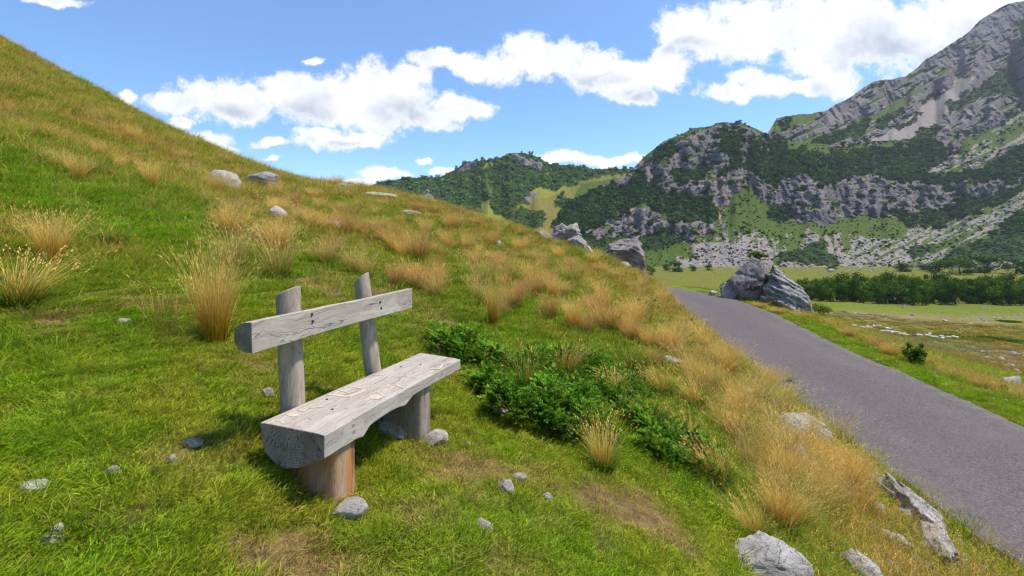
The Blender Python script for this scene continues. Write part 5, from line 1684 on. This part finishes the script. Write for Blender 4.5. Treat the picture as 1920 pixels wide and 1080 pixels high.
def juniper(px, row, wpx, dpt, hm, label, seed, n=420, yaw0=0.0):
    """low mat of feathery twigs; wpx = width on the photograph, dpt = depth in metres, hm height"""
    g = ground_at(px, row); rg = np.random.default_rng(seed)
    W_ = wpx * g.y / F / 2
    root = bpy.data.objects.new('juniper_shrub', None); COL.objects.link(root); root.location = g; root.empty_display_size = .2
    tag(root, label, 'shrub')
    # lumps
    lumps = [(rg.uniform(-.75, .75) * W_, rg.uniform(-.6, .6) * dpt / 2, rg.uniform(.25, .5) * min(W_, dpt)) for _ in range(7)] + [(0, 0, .5 * min(W_, dpt))]
    M = []; val = []
    br = []
    while len(M) < n:
        lx, ly, lr = lumps[rg.integers(0, len(lumps))]
        a = rg.uniform(0, 6.28); q = lr * 1.25 * math.sqrt(rg.uniform(0, 1)); x = lx + q * math.cos(a); y = ly + q * math.sin(a)
        gap = float(noise3(x * 4.5 + seed, y * 4.5, 1.0))
        if gap < -0.14: continue
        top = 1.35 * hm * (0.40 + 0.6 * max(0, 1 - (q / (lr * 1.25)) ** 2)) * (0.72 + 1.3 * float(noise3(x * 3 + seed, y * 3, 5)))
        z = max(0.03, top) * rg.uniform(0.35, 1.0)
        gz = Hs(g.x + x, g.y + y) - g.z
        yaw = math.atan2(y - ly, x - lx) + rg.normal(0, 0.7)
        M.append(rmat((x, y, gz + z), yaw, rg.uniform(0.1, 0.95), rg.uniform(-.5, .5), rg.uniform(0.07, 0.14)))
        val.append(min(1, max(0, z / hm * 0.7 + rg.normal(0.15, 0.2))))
        if len(br) < 26 and rg.random() < 0.1: br.append(((lx, ly, Hs(g.x + lx, g.y + ly) - g.z - 0.02), (x, y, gz + z)))
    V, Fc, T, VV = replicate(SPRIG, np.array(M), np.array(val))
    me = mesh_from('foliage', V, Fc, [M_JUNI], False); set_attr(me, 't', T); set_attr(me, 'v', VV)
    link('foliage', me, parent=root)
    Vb, Fb = [], []
    for a, b in br:
        v, f = tube(a, b, 0.010, 0.004); k = len(Vb); Vb += v; Fb += [tuple(i + k for i in ff) for ff in f]
    link('branches', mesh_from('branches', Vb, Fb, [M_BARK]), parent=root)


juniper(880, 672, 150, 1.1, 0.26, 'low dark juniper shrub right behind the far end of the bench seat', 1, 1050)
juniper(935, 745, 110, 0.7, 0.20, 'small juniper clump right of the far bench leg', 2, 560)
juniper(1030, 792, 190, 1.0, 0.32, 'largest and brightest juniper shrub, in front of the dark green tussock', 3, 1500)
juniper(1110, 705, 190, 1.3, 0.24, 'juniper mat partly under tall grass, above the largest juniper shrub', 4, 1000)
juniper(1255, 845, 190, 0.9, 0.22, 'trailing juniper tail running right towards the road bank', 5, 950)
juniper(1180, 775, 130, 0.8, 0.2, 'juniper clump linking the largest shrub with the trailing tail', 6, 600)

juniper(1085, 762, 130, 0.8, 0.24, 'juniper patch filling the gap right of the dark green tussock', 7, 700)
juniper(985, 700, 120, 0.8, 0.22, 'juniper patch behind the dark green tussock near the bench', 8, 520)
for _i, (_px, _row, _hp, _k) in enumerate([(1150, 745, 55, 'mix'), (1060, 700, 60, 'mix'), (1220, 800, 60, 'green'), (1110, 800, 45, 'mix'), (950, 690, 50, 'green'), (1290, 830, 60, 'mix'), (1180, 700, 65, 'green'), (1240, 740, 60, 'mix')]):
    tussock(_px, _row, _hp, _k, ['grass tuft growing through the juniper clump that links to the tail', 'thin tuft at the upper edge of the juniper mat', 'dark green tuft beside the start of the juniper tail', 'short tuft in front of the middle of the juniper', 'dark green tuft between bench end and dark green tussock', 'straw green tuft at the end of the juniper tail', 'long green tuft above the juniper towards the road', 'mixed tuft above the juniper tail'][_i], None, _i, 1.3)
# --- broad-leaved trees and shrubs
def leaf_cloud(rg, n, size, lobes, ls=0.12, zsq=1.0, shell=0.55):
    """many small leaf faces gathered round lobes -> irregular crown of unit size (1 wide, 1 high)"""
    V, T, VV = [], [], []
    c = lobes[rg.integers(0, len(lobes), n)]
    d = rg.normal(size=(n, 3)); d /= np.linalg.norm(d, axis=1, keepdims=True)
    rad = c[:, 3] * (shell + (1 - shell) * rg.uniform(0, 1, n) ** 0.5) * (1 + 0.18 * rg.normal(size=n))
    p = c[:, :3] + d * rad[:, None] * np.array([1, 1, zsq])
    e1 = rg.normal(size=(n, 3)); e1 -= d * (e1 * d).sum(1, keepdims=True) * 0.6; e1 /= np.linalg.norm(e1, axis=1, keepdims=True)
    e2 = np.cross(d + rg.normal(0, 0.4, (n, 3)), e1); e2 /= np.linalg.norm(e2, axis=1, keepdims=True)
    s = ls * rg.uniform(0.6, 1.3, n)[:, None]
    V = np.stack([p - e1 * s, p + e2 * s * 0.55, p + e1 * s, p - e2 * s * 0.55], 1).reshape(-1, 3)
    Fc = np.arange(n * 4).reshape(n, 4)
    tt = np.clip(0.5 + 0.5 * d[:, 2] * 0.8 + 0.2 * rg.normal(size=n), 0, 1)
    return V, Fc, tt.repeat(4), rg.uniform(0, 1, n).repeat(4)


def crown(seed, n=900, ls=0.045, nl=9, flat=1.0, cone=False, mat=None):
    rg = np.random.default_rng(seed)
    L = []
    for i in range(nl):
        if cone:
            t = (i + 0.5) / nl; r = 0.40 * (1 - t) + 0.05
            for k in range(3):
                a = rg.uniform(0, 6.28); L.append((math.cos(a) * r * .6, math.sin(a) * r * .6, t, r * .6))
        else:
            a = rg.uniform(0, 6.28); q = 0.27 * math.sqrt(rg.uniform(0, 1)); L.append((math.cos(a) * q, math.sin(a) * q, rg.uniform(0.08, 0.80) * flat, rg.uniform(0.13, 0.25)))
    me_p = leaf_cloud(rg, n, 1, np.array(L), ls, 0.9)
    me = combine('crown', [me_p], [mat or M_TREE]); return me


# forest masses on the mountainsides
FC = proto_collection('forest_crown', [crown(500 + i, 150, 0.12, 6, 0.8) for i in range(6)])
def forest():
    P, S, TI = [], [], []
    for nm, dens in (('mountain', 9800), ('hill', 4300), ('peak', 2300)):
        s = SHEETS[nm]; rg = np.random.default_rng(len(nm))
        ix = CLSN.index('forest'); mx = CLSN.index('mixed')
        m = (s['idx'] == ix) | ((s['idx'] == mx) & (fbm(s['px'] / 14, s['row'] / 9, 3, 3, 77) > -0.12))
        if nm == 'mountain': m &= s['px'] < 2030
        if nm == 'peak': m &= s['px'] < 2000
        ii, jj = np.where(m)
        k = rg.integers(0, len(ii), dens); ii, jj = ii[k], jj[k]
        f = rg.uniform(-.5, .5, (dens, 2))
        i2 = np.clip(ii + np.sign(f[:, 0]).astype(int), 0, m.shape[0] - 1); j2 = np.clip(jj + np.sign(f[:, 1]).astype(int), 0, m.shape[1] - 1)
        def ip(A): return A[ii, jj] + (A[i2, jj] - A[ii, jj]) * abs(f[:, 0]) + (A[ii, j2] - A[ii, jj]) * abs(f[:, 1])
        p = np.stack([ip(s['X']), ip(s['Y']), ip(s['Z'])], 1)
        px = s['px'][ii, jj]; row = s['row'][ii, jj]
        sz = p[:, 1] / F * (4.5 + 12 * rg.uniform(0, 1, dens) ** 2)
        dwarf = (row > 440) | (nm == 'peak')
        sz = np.where(dwarf, sz * 0.62, sz)
        if nm == 'hill': sz *= 0.85
        hz = sz * np.where(dwarf, 0.55, 0.95)
        P.append(p - np.array([0, 0, 1]) * hz[:, None] * 0.25); S.append(np.stack([sz, sz, hz], 1))
        cl = fbm(px / 40, row / 25, 2, 3, 15)[:, None]
        base = np.array([0.020, 0.038, 0.012]) + (np.array([0.042, 0.072, 0.016]) - np.array([0.020, 0.038, 0.012])) * np.clip(0.5 + 1.1 * cl + rg.normal(0, .38, (dens, 1)), -0.2, 1.5)
        if nm == 'hill': base = base * 2.1  # lighter green woods on the hill, sunlit brightness put into the tint
        TI.append(base * 2.3)
    P = np.concatenate(P); S = np.concatenate(S); TI = np.concatenate(TI); n = len(P); rg = np.random.default_rng(8)
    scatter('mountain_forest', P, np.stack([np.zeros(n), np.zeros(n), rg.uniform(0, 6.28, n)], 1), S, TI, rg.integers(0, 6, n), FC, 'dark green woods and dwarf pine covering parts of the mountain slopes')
    # separate dwarf bushes dotted over the scree
    s = SHEETS['mountain']; ii, jj = np.where((s['idx'] == CLSN.index('scree')) | (s['idx'] == CLSN.index('grass')) | (s['idx'] == CLSN.index('rock'))); 
    w_ = np.where(s['idx'][ii, jj] == CLSN.index('rock'), 0.45, 1.0) * (s['px'][ii, jj] < 1980) * (0.3 + (fbm(s['px'][ii, jj] / 22, s['row'][ii, jj] / 14, 1, 3, 3) > 0.05)); w_ = w_ / w_.sum()
    k = rg.choice(len(ii), 2600, p=w_); ii, jj = ii[k], jj[k]
    p = np.stack([s['X'][ii, jj], s['Y'][ii, jj], s['Z'][ii, jj]], 1); n = len(p)
    sz = p[:, 1] / F * (3.0 + 5 * rg.uniform(0, 1, n) ** 2.2)
    scatter('dwarf_bushes', p, np.stack([np.zeros(n), np.zeros(n), rg.uniform(0, 6.28, n)], 1), np.stack([sz, sz, sz * .6], 1), np.tile(np.array([[0.034, 0.058, 0.014]]) * 1.2, (n, 1)) * rg.uniform(.7, 1.5, (n, 1)), rg.integers(0, 6, n), FC, 'small dark bushes dotted over the pale scree slopes')
    # scree blocks
    s = SHEETS['mountain']; ii, jj = np.where((s['idx'] == CLSN.index('scree')) & (s['px'] < 1980) & (s['row'] > 300)); k = rg.integers(0, len(ii), 3000); ii, jj = ii[k], jj[k]
    p = np.stack([s['X'][ii, jj], s['Y'][ii, jj], s['Z'][ii, jj]], 1); n = len(p)
    RC_ = proto_collection('scree_block', [rock_mesh('scree_block', (1, 1, .8), 900 + i, 2, cuts=8, mat=MAT_ROCK_L) for i in range(4)])
    sz = p[:, 1] / F * (1.2 + 3.2 * rg.uniform(0, 1, n) ** 4)
    scatter('scree_rubble', p, np.stack([np.zeros(n), np.zeros(n), rg.uniform(0, 6.28, n)], 1), np.stack([sz, sz, sz], 1), np.ones((n, 3)), rg.integers(0, 4, n), RC_, 'pale rock rubble strewn over the scree below the cliffs')


forest()

# trees of the belt on the valley floor, each one a thing
CROWNS = [crown(700 + i, 1500, 0.034, 11, 0.95, mat=None) for i in range(5)]
TREEM = []
for k, (a, b) in enumerate([((0.035, 0.075, 0.007), (0.105, 0.19, 0.018)), ((0.026, 0.058, 0.007), (0.075, 0.145, 0.014))]):
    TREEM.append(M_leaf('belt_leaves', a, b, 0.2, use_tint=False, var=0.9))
CR = [[None] * 2 for _ in range(5)]
for i in range(5):
    for k in range(2):
        me = CROWNS[i].copy(); me.materials.clear(); me.materials.append(TREEM[k]); CR[i][k] = me
CONE = crown(760, 1500, 0.030, 12, 1.0, True, TREEM[0])
_v, _f = tube((0, 0, -0.05), (0.02, 0.0, 0.45), 0.030, 0.018, 8)
_v2, _f2 = tube((0.02, 0, 0.40), (0.16, 0.05, 0.66), 0.014, 0.006, 6); _v3, _f3 = tube((0.015, 0, 0.36), (-0.14, -0.06, 0.62), 0.013, 0.005, 6)
_V = _v + _v2 + _v3; _F = _f + [tuple(i + len(_v) for i in q) for q in _f2] + [tuple(i + len(_v) + len(_v2) for i in q) for q in _f3]
TRUNK = mesh_from('trunk', _V, _F, [M_BARK])
CROWN_BASE_Z = 0.0


def tree(x, y, w_, h_, label, group=None, i=0, k=0, cone=False, seed=0, name='tree', cat='tree'):
    z = Hs(x, y)
    root = bpy.data.objects.new(name, None); COL.objects.link(root); root.location = (x, y, z - 0.1); root.empty_display_size = 1
    root.rotation_euler = (0, 0, seed * 1.7)
    tag(root, label, cat, group)
    link('trunk', TRUNK, parent=root, scale=(w_ * .9, w_ * .9, h_))
    link('crown', CONE if cone else CR[i % 5][k % 2], parent=root, scale=(w_, w_, h_), loc=(0, 0, 0))
    return root


rt = random.Random(9)
n_b = 0
for layer, (yy, h0) in enumerate(((205, 11.0), (214, 12.2), (226, 13.2), (242, 14.2))):
    px = 1496 + layer * 4
    while px < 2010:
        w_ = rt.uniform(5.5, 9.5)
        y = yy + rt.uniform(-3, 3)
        y2 = y * (1.0 if px > 1560 else 1 + (1560 - px) * 0.0008)
        x = (px - 960) / F * y2
        hh = h0 * rt.uniform(.8, 1.12) * (0.82 if px < 1570 else 1)
        kk = rt.choice([0, 1])
        near_ = 'by the fractured boulder' if px < 1590 else 'left of the conical tree' if px < 1700 else 'behind the conical tree' if px < 1730 else 'right of the conical tree' if px < 1820 else 'near the right edge'
        tree(x, y2, w_ * 1.25, hh, f"{'bright' if kk == 0 else 'dark'} {'low' if hh < h0 * .95 else 'tall'} tree in {['front', 'second', 'third', 'rear'][layer]} row of valley belt {near_}", 'trees of the valley belt', n_b, kk, False, n_b)
        n_b += 1
        px += w_ * F / y2 * rt.uniform(.55, .85)
tree((1713 - 960) / F * 196, 196, 7.0, 11.0, 'single conical tree standing in front of the valley tree belt', None, 0, 0, True, 3)
tree((1240 - 960) / F * 70, 70, 4.4, 1.8, 'low round bush beyond the road bend, left one of two', None, 2, 1, False, 2, 'bush', 'bush')
tree((1262 - 960) / F * 72, 72, 3.0, 1.4, 'small bush touching the low round bush beyond the road bend', None, 3, 1, False, 4, 'bush', 'bush')
tree((1334 - 960) / F * 150, 150, 3.4, 3.4, 'small round dark bush alone in the green meadow left of the painted boulder', None, 1, 1, False, 5, 'bush', 'bush')
tree((1535 - 960) / F * 120, 120, 6.5, 4.0, 'bright green bush behind the right foot of the fractured boulder', None, 4, 0, False, 6, 'bush', 'bush')
for j, (px, y, w_, h_) in enumerate([(1272, 480, 20, 12), (1250, 500, 14, 8), (1300, 490, 12, 8), (1222, 470, 14, 9), (1330, 500, 10, 7), (1218, 440, 11, 8), (1560, 500, 14, 6), (1690, 480, 26, 12), (1760, 470, 34, 18), (1800, 440, 30, 17), (1850, 460, 36, 20), (1905, 450, 34, 18), (1950, 440, 34, 18), (1730, 500, 20, 10)]):
    tree((px - 960) / F * y, y, w_, h_, f"{'wide' if w_ > 25 else 'small'} dark shrubby tree at the foot of the scree, {['third', 'second', 'fourth', 'first', 'fifth', 'leftmost', 'sixth', 'seventh', 'ninth', 'tenth', 'eleventh', 'twelfth', 'last', 'eighth'][j]} from left", 'shrubby trees under the scree', j, 1, False, j, 'tree', 'tree')


def leafy_shrub(px, row, wpx, hpx, label, seed, n=1500, ls=0.05, d=None, z=None, name='shrub'):
    g = ground_at(px, row) if d is None else Vector(((px - 960) / F * d, d, Hs((px - 960) / F * d, d)))
    if z is not None: g.z = z
    k = g.y / F; rg = np.random.default_rng(seed)
    root = bpy.data.objects.new(name, None); COL.objects.link(root); root.location = g; root.empty_display_size = .2
    tag(root, label, 'shrub')
    L = [(rg.uniform(-.26, .26), rg.uniform(-.26, .26), rg.uniform(.15, .70), rg.uniform(.16, .27)) for _ in range(10)] + [(-.3, 0, .85, .08), (.33, .05, .8, .09)]
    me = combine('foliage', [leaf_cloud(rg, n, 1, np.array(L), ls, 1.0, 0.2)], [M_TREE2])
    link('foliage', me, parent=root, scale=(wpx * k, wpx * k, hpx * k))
    Vb, Fb = [], []
    for l in L:
        v, f = tube((0, 0, -0.03), (l[0], l[1], l[2]), 0.018, 0.006); b = len(Vb); Vb += v; Fb += [tuple(i + b for i in q) for q in f]
    link('branches', mesh_from('branches', Vb, Fb, [M_BARK]), parent=root, scale=(wpx * k, wpx * k, hpx * k))


leafy_shrub(1716, 686, 40, 46, 'dark leafy shrub standing alone on the far verge of the road', 5, 1300, 0.055)
leafy_shrub(1882, 742, 14, 22, 'tiny dark shrub by the pale tussock at the right edge', 6, 300, 0.09)
leafy_shrub(1212, 590, 46, 34, 'small green shrub on the bank beside the start of the far road', 7, 900, 0.05)
hit = pb.location.z + 92 * kb * 0.95
leafy_shrub(1420, 0, 46, 20, 'bright green bush growing on top of the painted boulder', 8, 1200, 0.05, d=28.3, z=hit - 0.12)
leafy_shrub(1366, 520, 30, 30, 'olive bush between the painted boulder and its small dark neighbour', 9, 900, 0.05, d=28.0)

# ivy-like turf in the cleft between the two boulders
def moss_strip():
    rg = np.random.default_rng(77); P = []
    parts = blades(rg, 1500, 1, 0.26, 0.02, 0.8, 0.8, 2, 0.6)
    V, Fc, T, VV = parts
    k = 6; nb = 1500
    V = V.reshape(nb, -1, 3)
    t = rg.uniform(0, 1, nb)
    px = np.interp(t, [0, .4, .7, 1], [1436, 1440, 1442, 1450]) + rg.normal(0, 5.0, nb); row = np.interp(t, [0, .4, .7, 1], [492, 522, 548, 574]) + rg.normal(0, 3, nb)
    d = np.interp(t, [0, 1], [26.4, 24.6]) + rg.normal(0, .12, nb)
    c = np.stack([(px - 960) / F * d, d, (HR - row) / F * d], 1)
    V = V * np.array([.12, .12, 1]) + c[:, None]
    me = mesh_from('grass_in_cleft', V.reshape(-1, 3), Fc, [M_GOLDG], False); set_attr(me, 't', T); set_attr(me, 'v', VV)
    tag(link('grass_in_cleft', me), 'dark green grass filling the cleft between the two roadside boulders', kind='stuff')


moss_strip()

# --- small stones along the bank, the verge and the hillside
SM = [rock_mesh('stone', (1, .8, .6), 300 + i, 3, cuts=8, mat=MAT_ROCK_L) for i in range(6)]
rs = random.Random(3)
MARKS_FAR = [(1716,668,'the dark verge shrub'),(1882,735,'the tiny dark shrub'),(1500,580,'the fractured boulder'),(1555,605,'the round russet verge tussock'),(1640,645,'the broad verge tussock'),(1905,722,'the white rock at right edge'),
 (1796,632,'the dark oval mat by the sheep'),(1878,637,'the right dark oval mat'),(1676,564,'the whitish rock by the tree belt'),(1713,565,'the conical tree'),(1640,618,'the left end of the flock'),(1710,635,'the middle of the flock'),(1892,603,'the thin dark streak'),(1430,575,'the painted boulder'),(1560,590,'the bright green bush'),(1790,595,'the middle of the meadow'),(1840,670,'the rocky meadow strip')]
def stone_label(px, row, q, zs, marks):
    sz = 'tiny' if q < 6 else 'small' if q < 9 else 'fist-like' if q < 13 else 'larger'
    return f"{sz} {'flat' if zs < .7 else 'blocky' if zs > 1 else 'pale'} stone {where_is(px, row, 45 if marks is MARKS else 22, marks)}"
def stones(n, cond, wr, label, group, box, ymax=40, near=True):
    c = 0; t = 0
    while c < n and t < n * 40:
        t += 1
        px = rs.uniform(box[0], box[2]); row = rs.uniform(box[1], box[3]); g = ground_at(px, row)
        if g is None or g.y > ymax: continue
        d = float(road_dist([g.x], [g.y])[0][0])
        if not cond(g, d, px, row): continue
        q = rs.uniform(*wr) * (0.6 if rs.random() < .6 else 1); s = q * g.y / F; zs = rs.choice([.55, .8, 1.05])
        lb_ = stone_label(px, row, q, zs, MARKS if near else MARKS_FAR)
        if lb_ in used_: continue
        used_.add(lb_)
        o = link('stone', SM[c % 6], loc=(g.x, g.y, g.z - s * .12), rot=(rs.uniform(-.2, .2), rs.uniform(-.2, .2), rs.uniform(0, 6.28)), scale=(s, s, s * zs))
        tag(o, lb_, 'stone', group); c += 1


stones(88, lambda g, d, px, row: -RHW - 2.0 < d < -RHW - 0.1, (6, 18), 'small pale stone lying in the dry grass of the road bank', 'stones on the road bank', (1230, 545, 1900, 1078))
stones(34, lambda g, d, px, row: d < -5 and g.y > 6, (6, 15), 'small pale stone on the upper hillside', 'stones on the hillside', (0, 340, 1200, 620))
stones(36, lambda g, d, px, row: RHW + .9 < d < RHW + 3.5, (5, 14), 'small pale stone beyond the far verge of the road', 'stones beyond the road', (1400, 560, 1918, 780), near=False)

# valley rocks
def valley_rocks():
    c = 0; t = 0
    bands = [((1520, 588, 1918, 612), 34, (5, 9)), ((1735, 655, 1918, 705), 28, (7, 16)), ((1850, 690, 1918, 735), 8, (14, 30)), ((1600, 600, 1918, 690), 14, (4, 8))]
    for (bx, n, wr) in bands:
        k = 0; t = 0
        while k < n and t < n * 30:
            t += 1
            px = rs.uniform(bx[0], bx[2]); row = rs.gauss((bx[1] + bx[3]) / 2, (bx[3] - bx[1]) / 3.4); g = ground_at(px, row)
            if g is None or g.y < 18: continue
            if 1490 < px and 512 < row < 566: continue
            q = rs.uniform(*wr) * (0.7 if rs.random() < .6 else 1); s = q * g.y / F; zs = rs.choice([.55, .8, 1.05])
            lb_ = stone_label(px, row, q, zs, MARKS_FAR).replace('stone', 'limestone rock')
            if lb_ in used_: continue
            used_.add(lb_)
            o = link('stone', SM[c % 6], loc=(g.x, g.y, g.z), rot=(0, 0, rs.uniform(0, 6.28)), scale=(s, s, s * zs))
            tag(o, lb_, 'stone', 'rocks scattered over the valley meadow'); c += 1; k += 1


valley_rocks()


def meadow_rubble():
    rg = np.random.default_rng(31); P = []; S = []
    for (x0, r0, x1, r1, n, a, b) in ((1500, 584, 1990, 616, 600, 1.2, 3.6), (1720, 650, 1990, 706, 420, 1.5, 5), (1560, 598, 1990, 690, 300, 1, 3.5), (1225, 497, 1990, 512, 700, 1.5, 5), (1520, 560, 1990, 590, 260, 1.5, 4)):
        # lay the strips out on the ground itself
        ga, gb_, gc, gd = ground_at(x0, r0), ground_at(x1, r0), ground_at(x0, r1), ground_at(x1, r1)
        for k in range(n):
            u_, v_ = rg.uniform(), rg.normal(.5, .28)
            p = ga.lerp(gb_, u_).lerp(gc.lerp(gd, u_), v_)
            P.append((p.x, p.y)); S.append(rg.uniform(a, b) * p.y / F * (0.4 + 0.6 * rg.uniform() ** 2))
    P = np.array(P); S = np.array(S); ok = (np.hypot(P[:, 0], P[:, 1]) > 25); P, S = P[ok], S[ok]; n = len(P)
    cl = fbm(P[:, 0] / 6, P[:, 1] / 6, 0, 3, 2) > -0.12; P, S = P[cl], S[cl]; n = len(P)
    RC2 = proto_collection('meadow_rock', [rock_mesh('meadow_rock', (1, .9, .55), 970 + i, 2, cuts=8, mat=MAT_ROCK_L) for i in range(4)])
    scatter('meadow_rubble', np.stack([P[:, 0], P[:, 1], H(P[:, 0], P[:, 1])], 1), np.stack([np.zeros(n), np.zeros(n), rg.uniform(0, 6.28, n)], 1), np.stack([S, S, S], 1), np.ones((n, 3)), rg.integers(0, 4, n), RC2, 'small pale rubble strewn over the valley meadow')


meadow_rubble()
put_rock(1676, 566, 20, 9, 'whitish rock standing just before the valley tree belt', seed=301, mat=MAT_ROCK_L, sub=3)
put_rock(1560, 511, 12, 7, 'lone pale rock on the far meadow above the tree belt', seed=302, mat=MAT_ROCK_L, sub=3)
put_rock(1905, 730, 42, 22, 'white grey rock at the right edge below the far verge', seed=303, mat=MAT_ROCK_L, sub=4, strata=.08)

# gravel crumbs at the road edge
def gravel():
    rg = np.random.default_rng(6); n = 14000
    k = rg.integers(40, len(RP) - 30, n); side = rg.choice([-1, 1], n, p=[.7, .3]); off = side * (RHW + rg.exponential(.35, n) - 0.05)
    x = RP[k, 0] + RN[k, 0] * off + rg.normal(0, .1, n); y = RP[k, 1] + RN[k, 1] * off + rg.normal(0, .1, n); z = H(x, y)
    G = proto_collection('gravel_crumb', [rock_mesh('gravel_crumb', (1, .8, .7), 950 + i, 1, cuts=6, mat=MAT_ROCK_L) for i in range(4)])
    s = rg.uniform(.015, .06, n) * (1 + 1.2 * (rg.uniform(0, 1, n) > .90))
    scatter('gravel', np.stack([x, y, z], 1), rg.uniform(0, 6.28, (n, 3)), np.stack([s, s, s], 1), np.ones((n, 3)), rg.integers(0, 4, n), G, 'loose gravel crumbs along the asphalt edges')


gravel()

# dark turf hollows in the meadow: low mats of juniper
def mat_patch(px, row, wpx, dm, label, seed):
    g = ground_at(px, row); w_ = wpx * g.y / F; rg = np.random.default_rng(seed)
    n = 2600
    a = rg.uniform(0, 6.28, n); q = np.sqrt(rg.uniform(0, 1, n)) * (1 + .1 * np.sin(a * 3 + seed))
    x = np.cos(a) * q * w_ / 2; y = np.sin(a) * q * dm / 2; z = np.array(H(g.x + x, g.y + y)) - g.z + 0.25 * (1 - q ** 2) * rg.uniform(.3, 1, n)
    V, Fc, T, VV = leaf_cloud(rg, n, 1, np.array([[0, 0, 0, 0.001]]), 0.45, 1)
    V = V.reshape(n, 4, 3) * np.array([1, 1, .5]) + np.stack([x, y, z], 1)[:, None]
    me = mesh_from('shrub_mat', V.reshape(-1, 3), Fc, [M_DEEP], False); set_attr(me, 't', T); set_attr(me, 'v', VV)
    tag(link('shrub_mat', me, loc=g), label, 'shrub')


mat_patch(1796, 632, 56, 14, 'dark oval mat of low shrubs in the meadow next to the sheep', 1)
mat_patch(1878, 637, 46, 12, 'dark oval mat of low shrubs in the meadow, nearer the right edge', 2)
mat_patch(1892, 603, 28, 6, 'thin dark streak of low shrubs far out in the meadow at right', 3)

# --- sheep
def sheep_mesh(graze):
    bm = bmesh.new()
    def ell(c, s, sub=2, rot=None):
        r = bmesh.ops.create_icosphere(bm, subdivisions=sub, radius=1)
        M = Matrix.Translation(c) @ (rot or Matrix.Identity(4)) @ Matrix.Diagonal((*s, 1))
        bmesh.ops.transform(bm, matrix=M, verts=r['verts'])
    ell((0, 0, .58), (.48, .24, .25), 3); ell((-.25, 0, .60), (.25, .23, .23)); ell((.28, 0, .62), (.22, .2, .22))
    nz = .25 if graze else .82
    ell((.50, 0, .62 if not graze else .45), (.16, .10, .14), 2, Matrix.Rotation(R(35 if graze else -35), 4, 'Y'))
    ell((.64, 0, nz + .05), (.15, .075, .085), 2, Matrix.Rotation(R(60 if graze else 25), 4, 'Y'))
    for s in (-1, 1): ell((.60, s * .11, nz + .10), (.03, .07, .025), 1)
    ell((-.50, 0, .50), (.05, .05, .14), 1)
    for x in (-.30, .30):
        for s in (-1, 1):
            r = bmesh.ops.create_cone(bm, cap_ends=True, segments=7, radius1=.03, radius2=.055, depth=.42)
            bmesh.ops.translate(bm, verts=r['verts'], vec=(x + (.03 if s > 0 else -.03), s * .13, .20))
    me = bpy.data.meshes.new('sheep'); bm.to_mesh(me); bm.free()
    me.polygons.foreach_set('use_smooth', np.ones(len(me.polygons), bool))
    return me


M_WOOL, _n, _o = new_mat('wool')
finish(_n, _o, _n.mix(_n.ramp(_n.noise(_n.node('ShaderNodeTexCoord').outputs['Object'], 18.0, 3, .6), .35, .65), (.50, .45, .37), (.74, .69, .60)), .95, .05)
M_WOOLD, _n, _o = new_mat('dark_wool'); finish(_n, _o, (.06, .05, .045), .95, .05)
SHW = [sheep_mesh(True), sheep_mesh(False)]
for m_ in SHW: m_.materials.append(M_WOOL)
SHD = sheep_mesh(True); SHD.materials.append(M_WOOLD)
spots = [(1626,616),(1631,619),(1638,615),(1648,615),(1601,621),(1663,620),(1667,621),(1615,627),(1621,627),(1654,628),(1658,628),(1664,626),(1671,626),(1678,627),(1682,628),(1689,630),(1694,631),(1681,632),(1666,636),(1663,640),(1669,641),(1673,639),(1690,638),(1698,638),(1697,634),(1701,640),(1684,638),(1714,633),(1721,633),(1727,633),(1736,632),(1740,634),(1743,631),(1748,636),(1754,637),(1765,635),(1767,639),(1778,637),(1787,636),(1794,637)]
for i, (px, row) in enumerate(spots):
    dq = np.linspace(82, 150, 140); hq = H((px - 960) / F * dq, dq); kq = int(np.argmin(np.abs((HR - row) / F - hq / dq))); g = Vector(((px - 960) / F * dq[kq], dq[kq], hq[kq]))
    dark = i in (20, 27)
    o = link('sheep', SHD if dark else SHW[i % 3 == 0], loc=g, rot=(0, 0, rs.choice([0, .3, 2.9, -.4, 1.2, 3.4]) + rs.uniform(-.4, .4)), scale=rs.uniform(0.74, 0.92))
    part = 'left' if px < 1645 else 'centre-left' if px < 1685 else 'centre-right' if px < 1730 else 'right'
    tag(o, ('dark brown sheep by a white one, ' + ('leftmost dark one' if i == 20 else 'rightmost dark one')) if dark else f"{'white head-up' if (i % 3 == 0) else 'white grazing'} sheep in the {part} part of the flock, {'far' if row < 627 else 'middle' if row < 635 else 'near'} side", 'sheep', 'flock of sheep')

# ------------------------------------------------------------------ thin mountain air
def haze():
    bm = bmesh.new(); bmesh.ops.create_cube(bm, size=1)
    lo, hi = Vector((-1700, -1700, -70)), Vector((3600, 2300, 1300))
    for v in bm.verts: v.co = Vector((lo[i] if v.co[i] < 0 else hi[i] for i in range(3)))
    me = bpy.data.meshes.new('haze'); bm.to_mesh(me); bm.free()
    m = bpy.data.materials.new('thin_air'); m.use_nodes = True; n = NT(m.node_tree)
    for nd in list(n.n): n.n.remove(nd)
    out = n.node('ShaderNodeOutputMaterial')
    p = n.node('ShaderNodeVolumePrincipled', {'Color': (0.80, 0.87, 1.0), 'Density': HAZE, 'Anisotropy': 0.2})
    n.l.new(p.outputs[0], out.inputs['Volume']); me.materials.append(m)
    tag(link('haze', me), 'thin pale mountain haze filling the valley air', kind='stuff')


HAZE = 0.00006
haze()
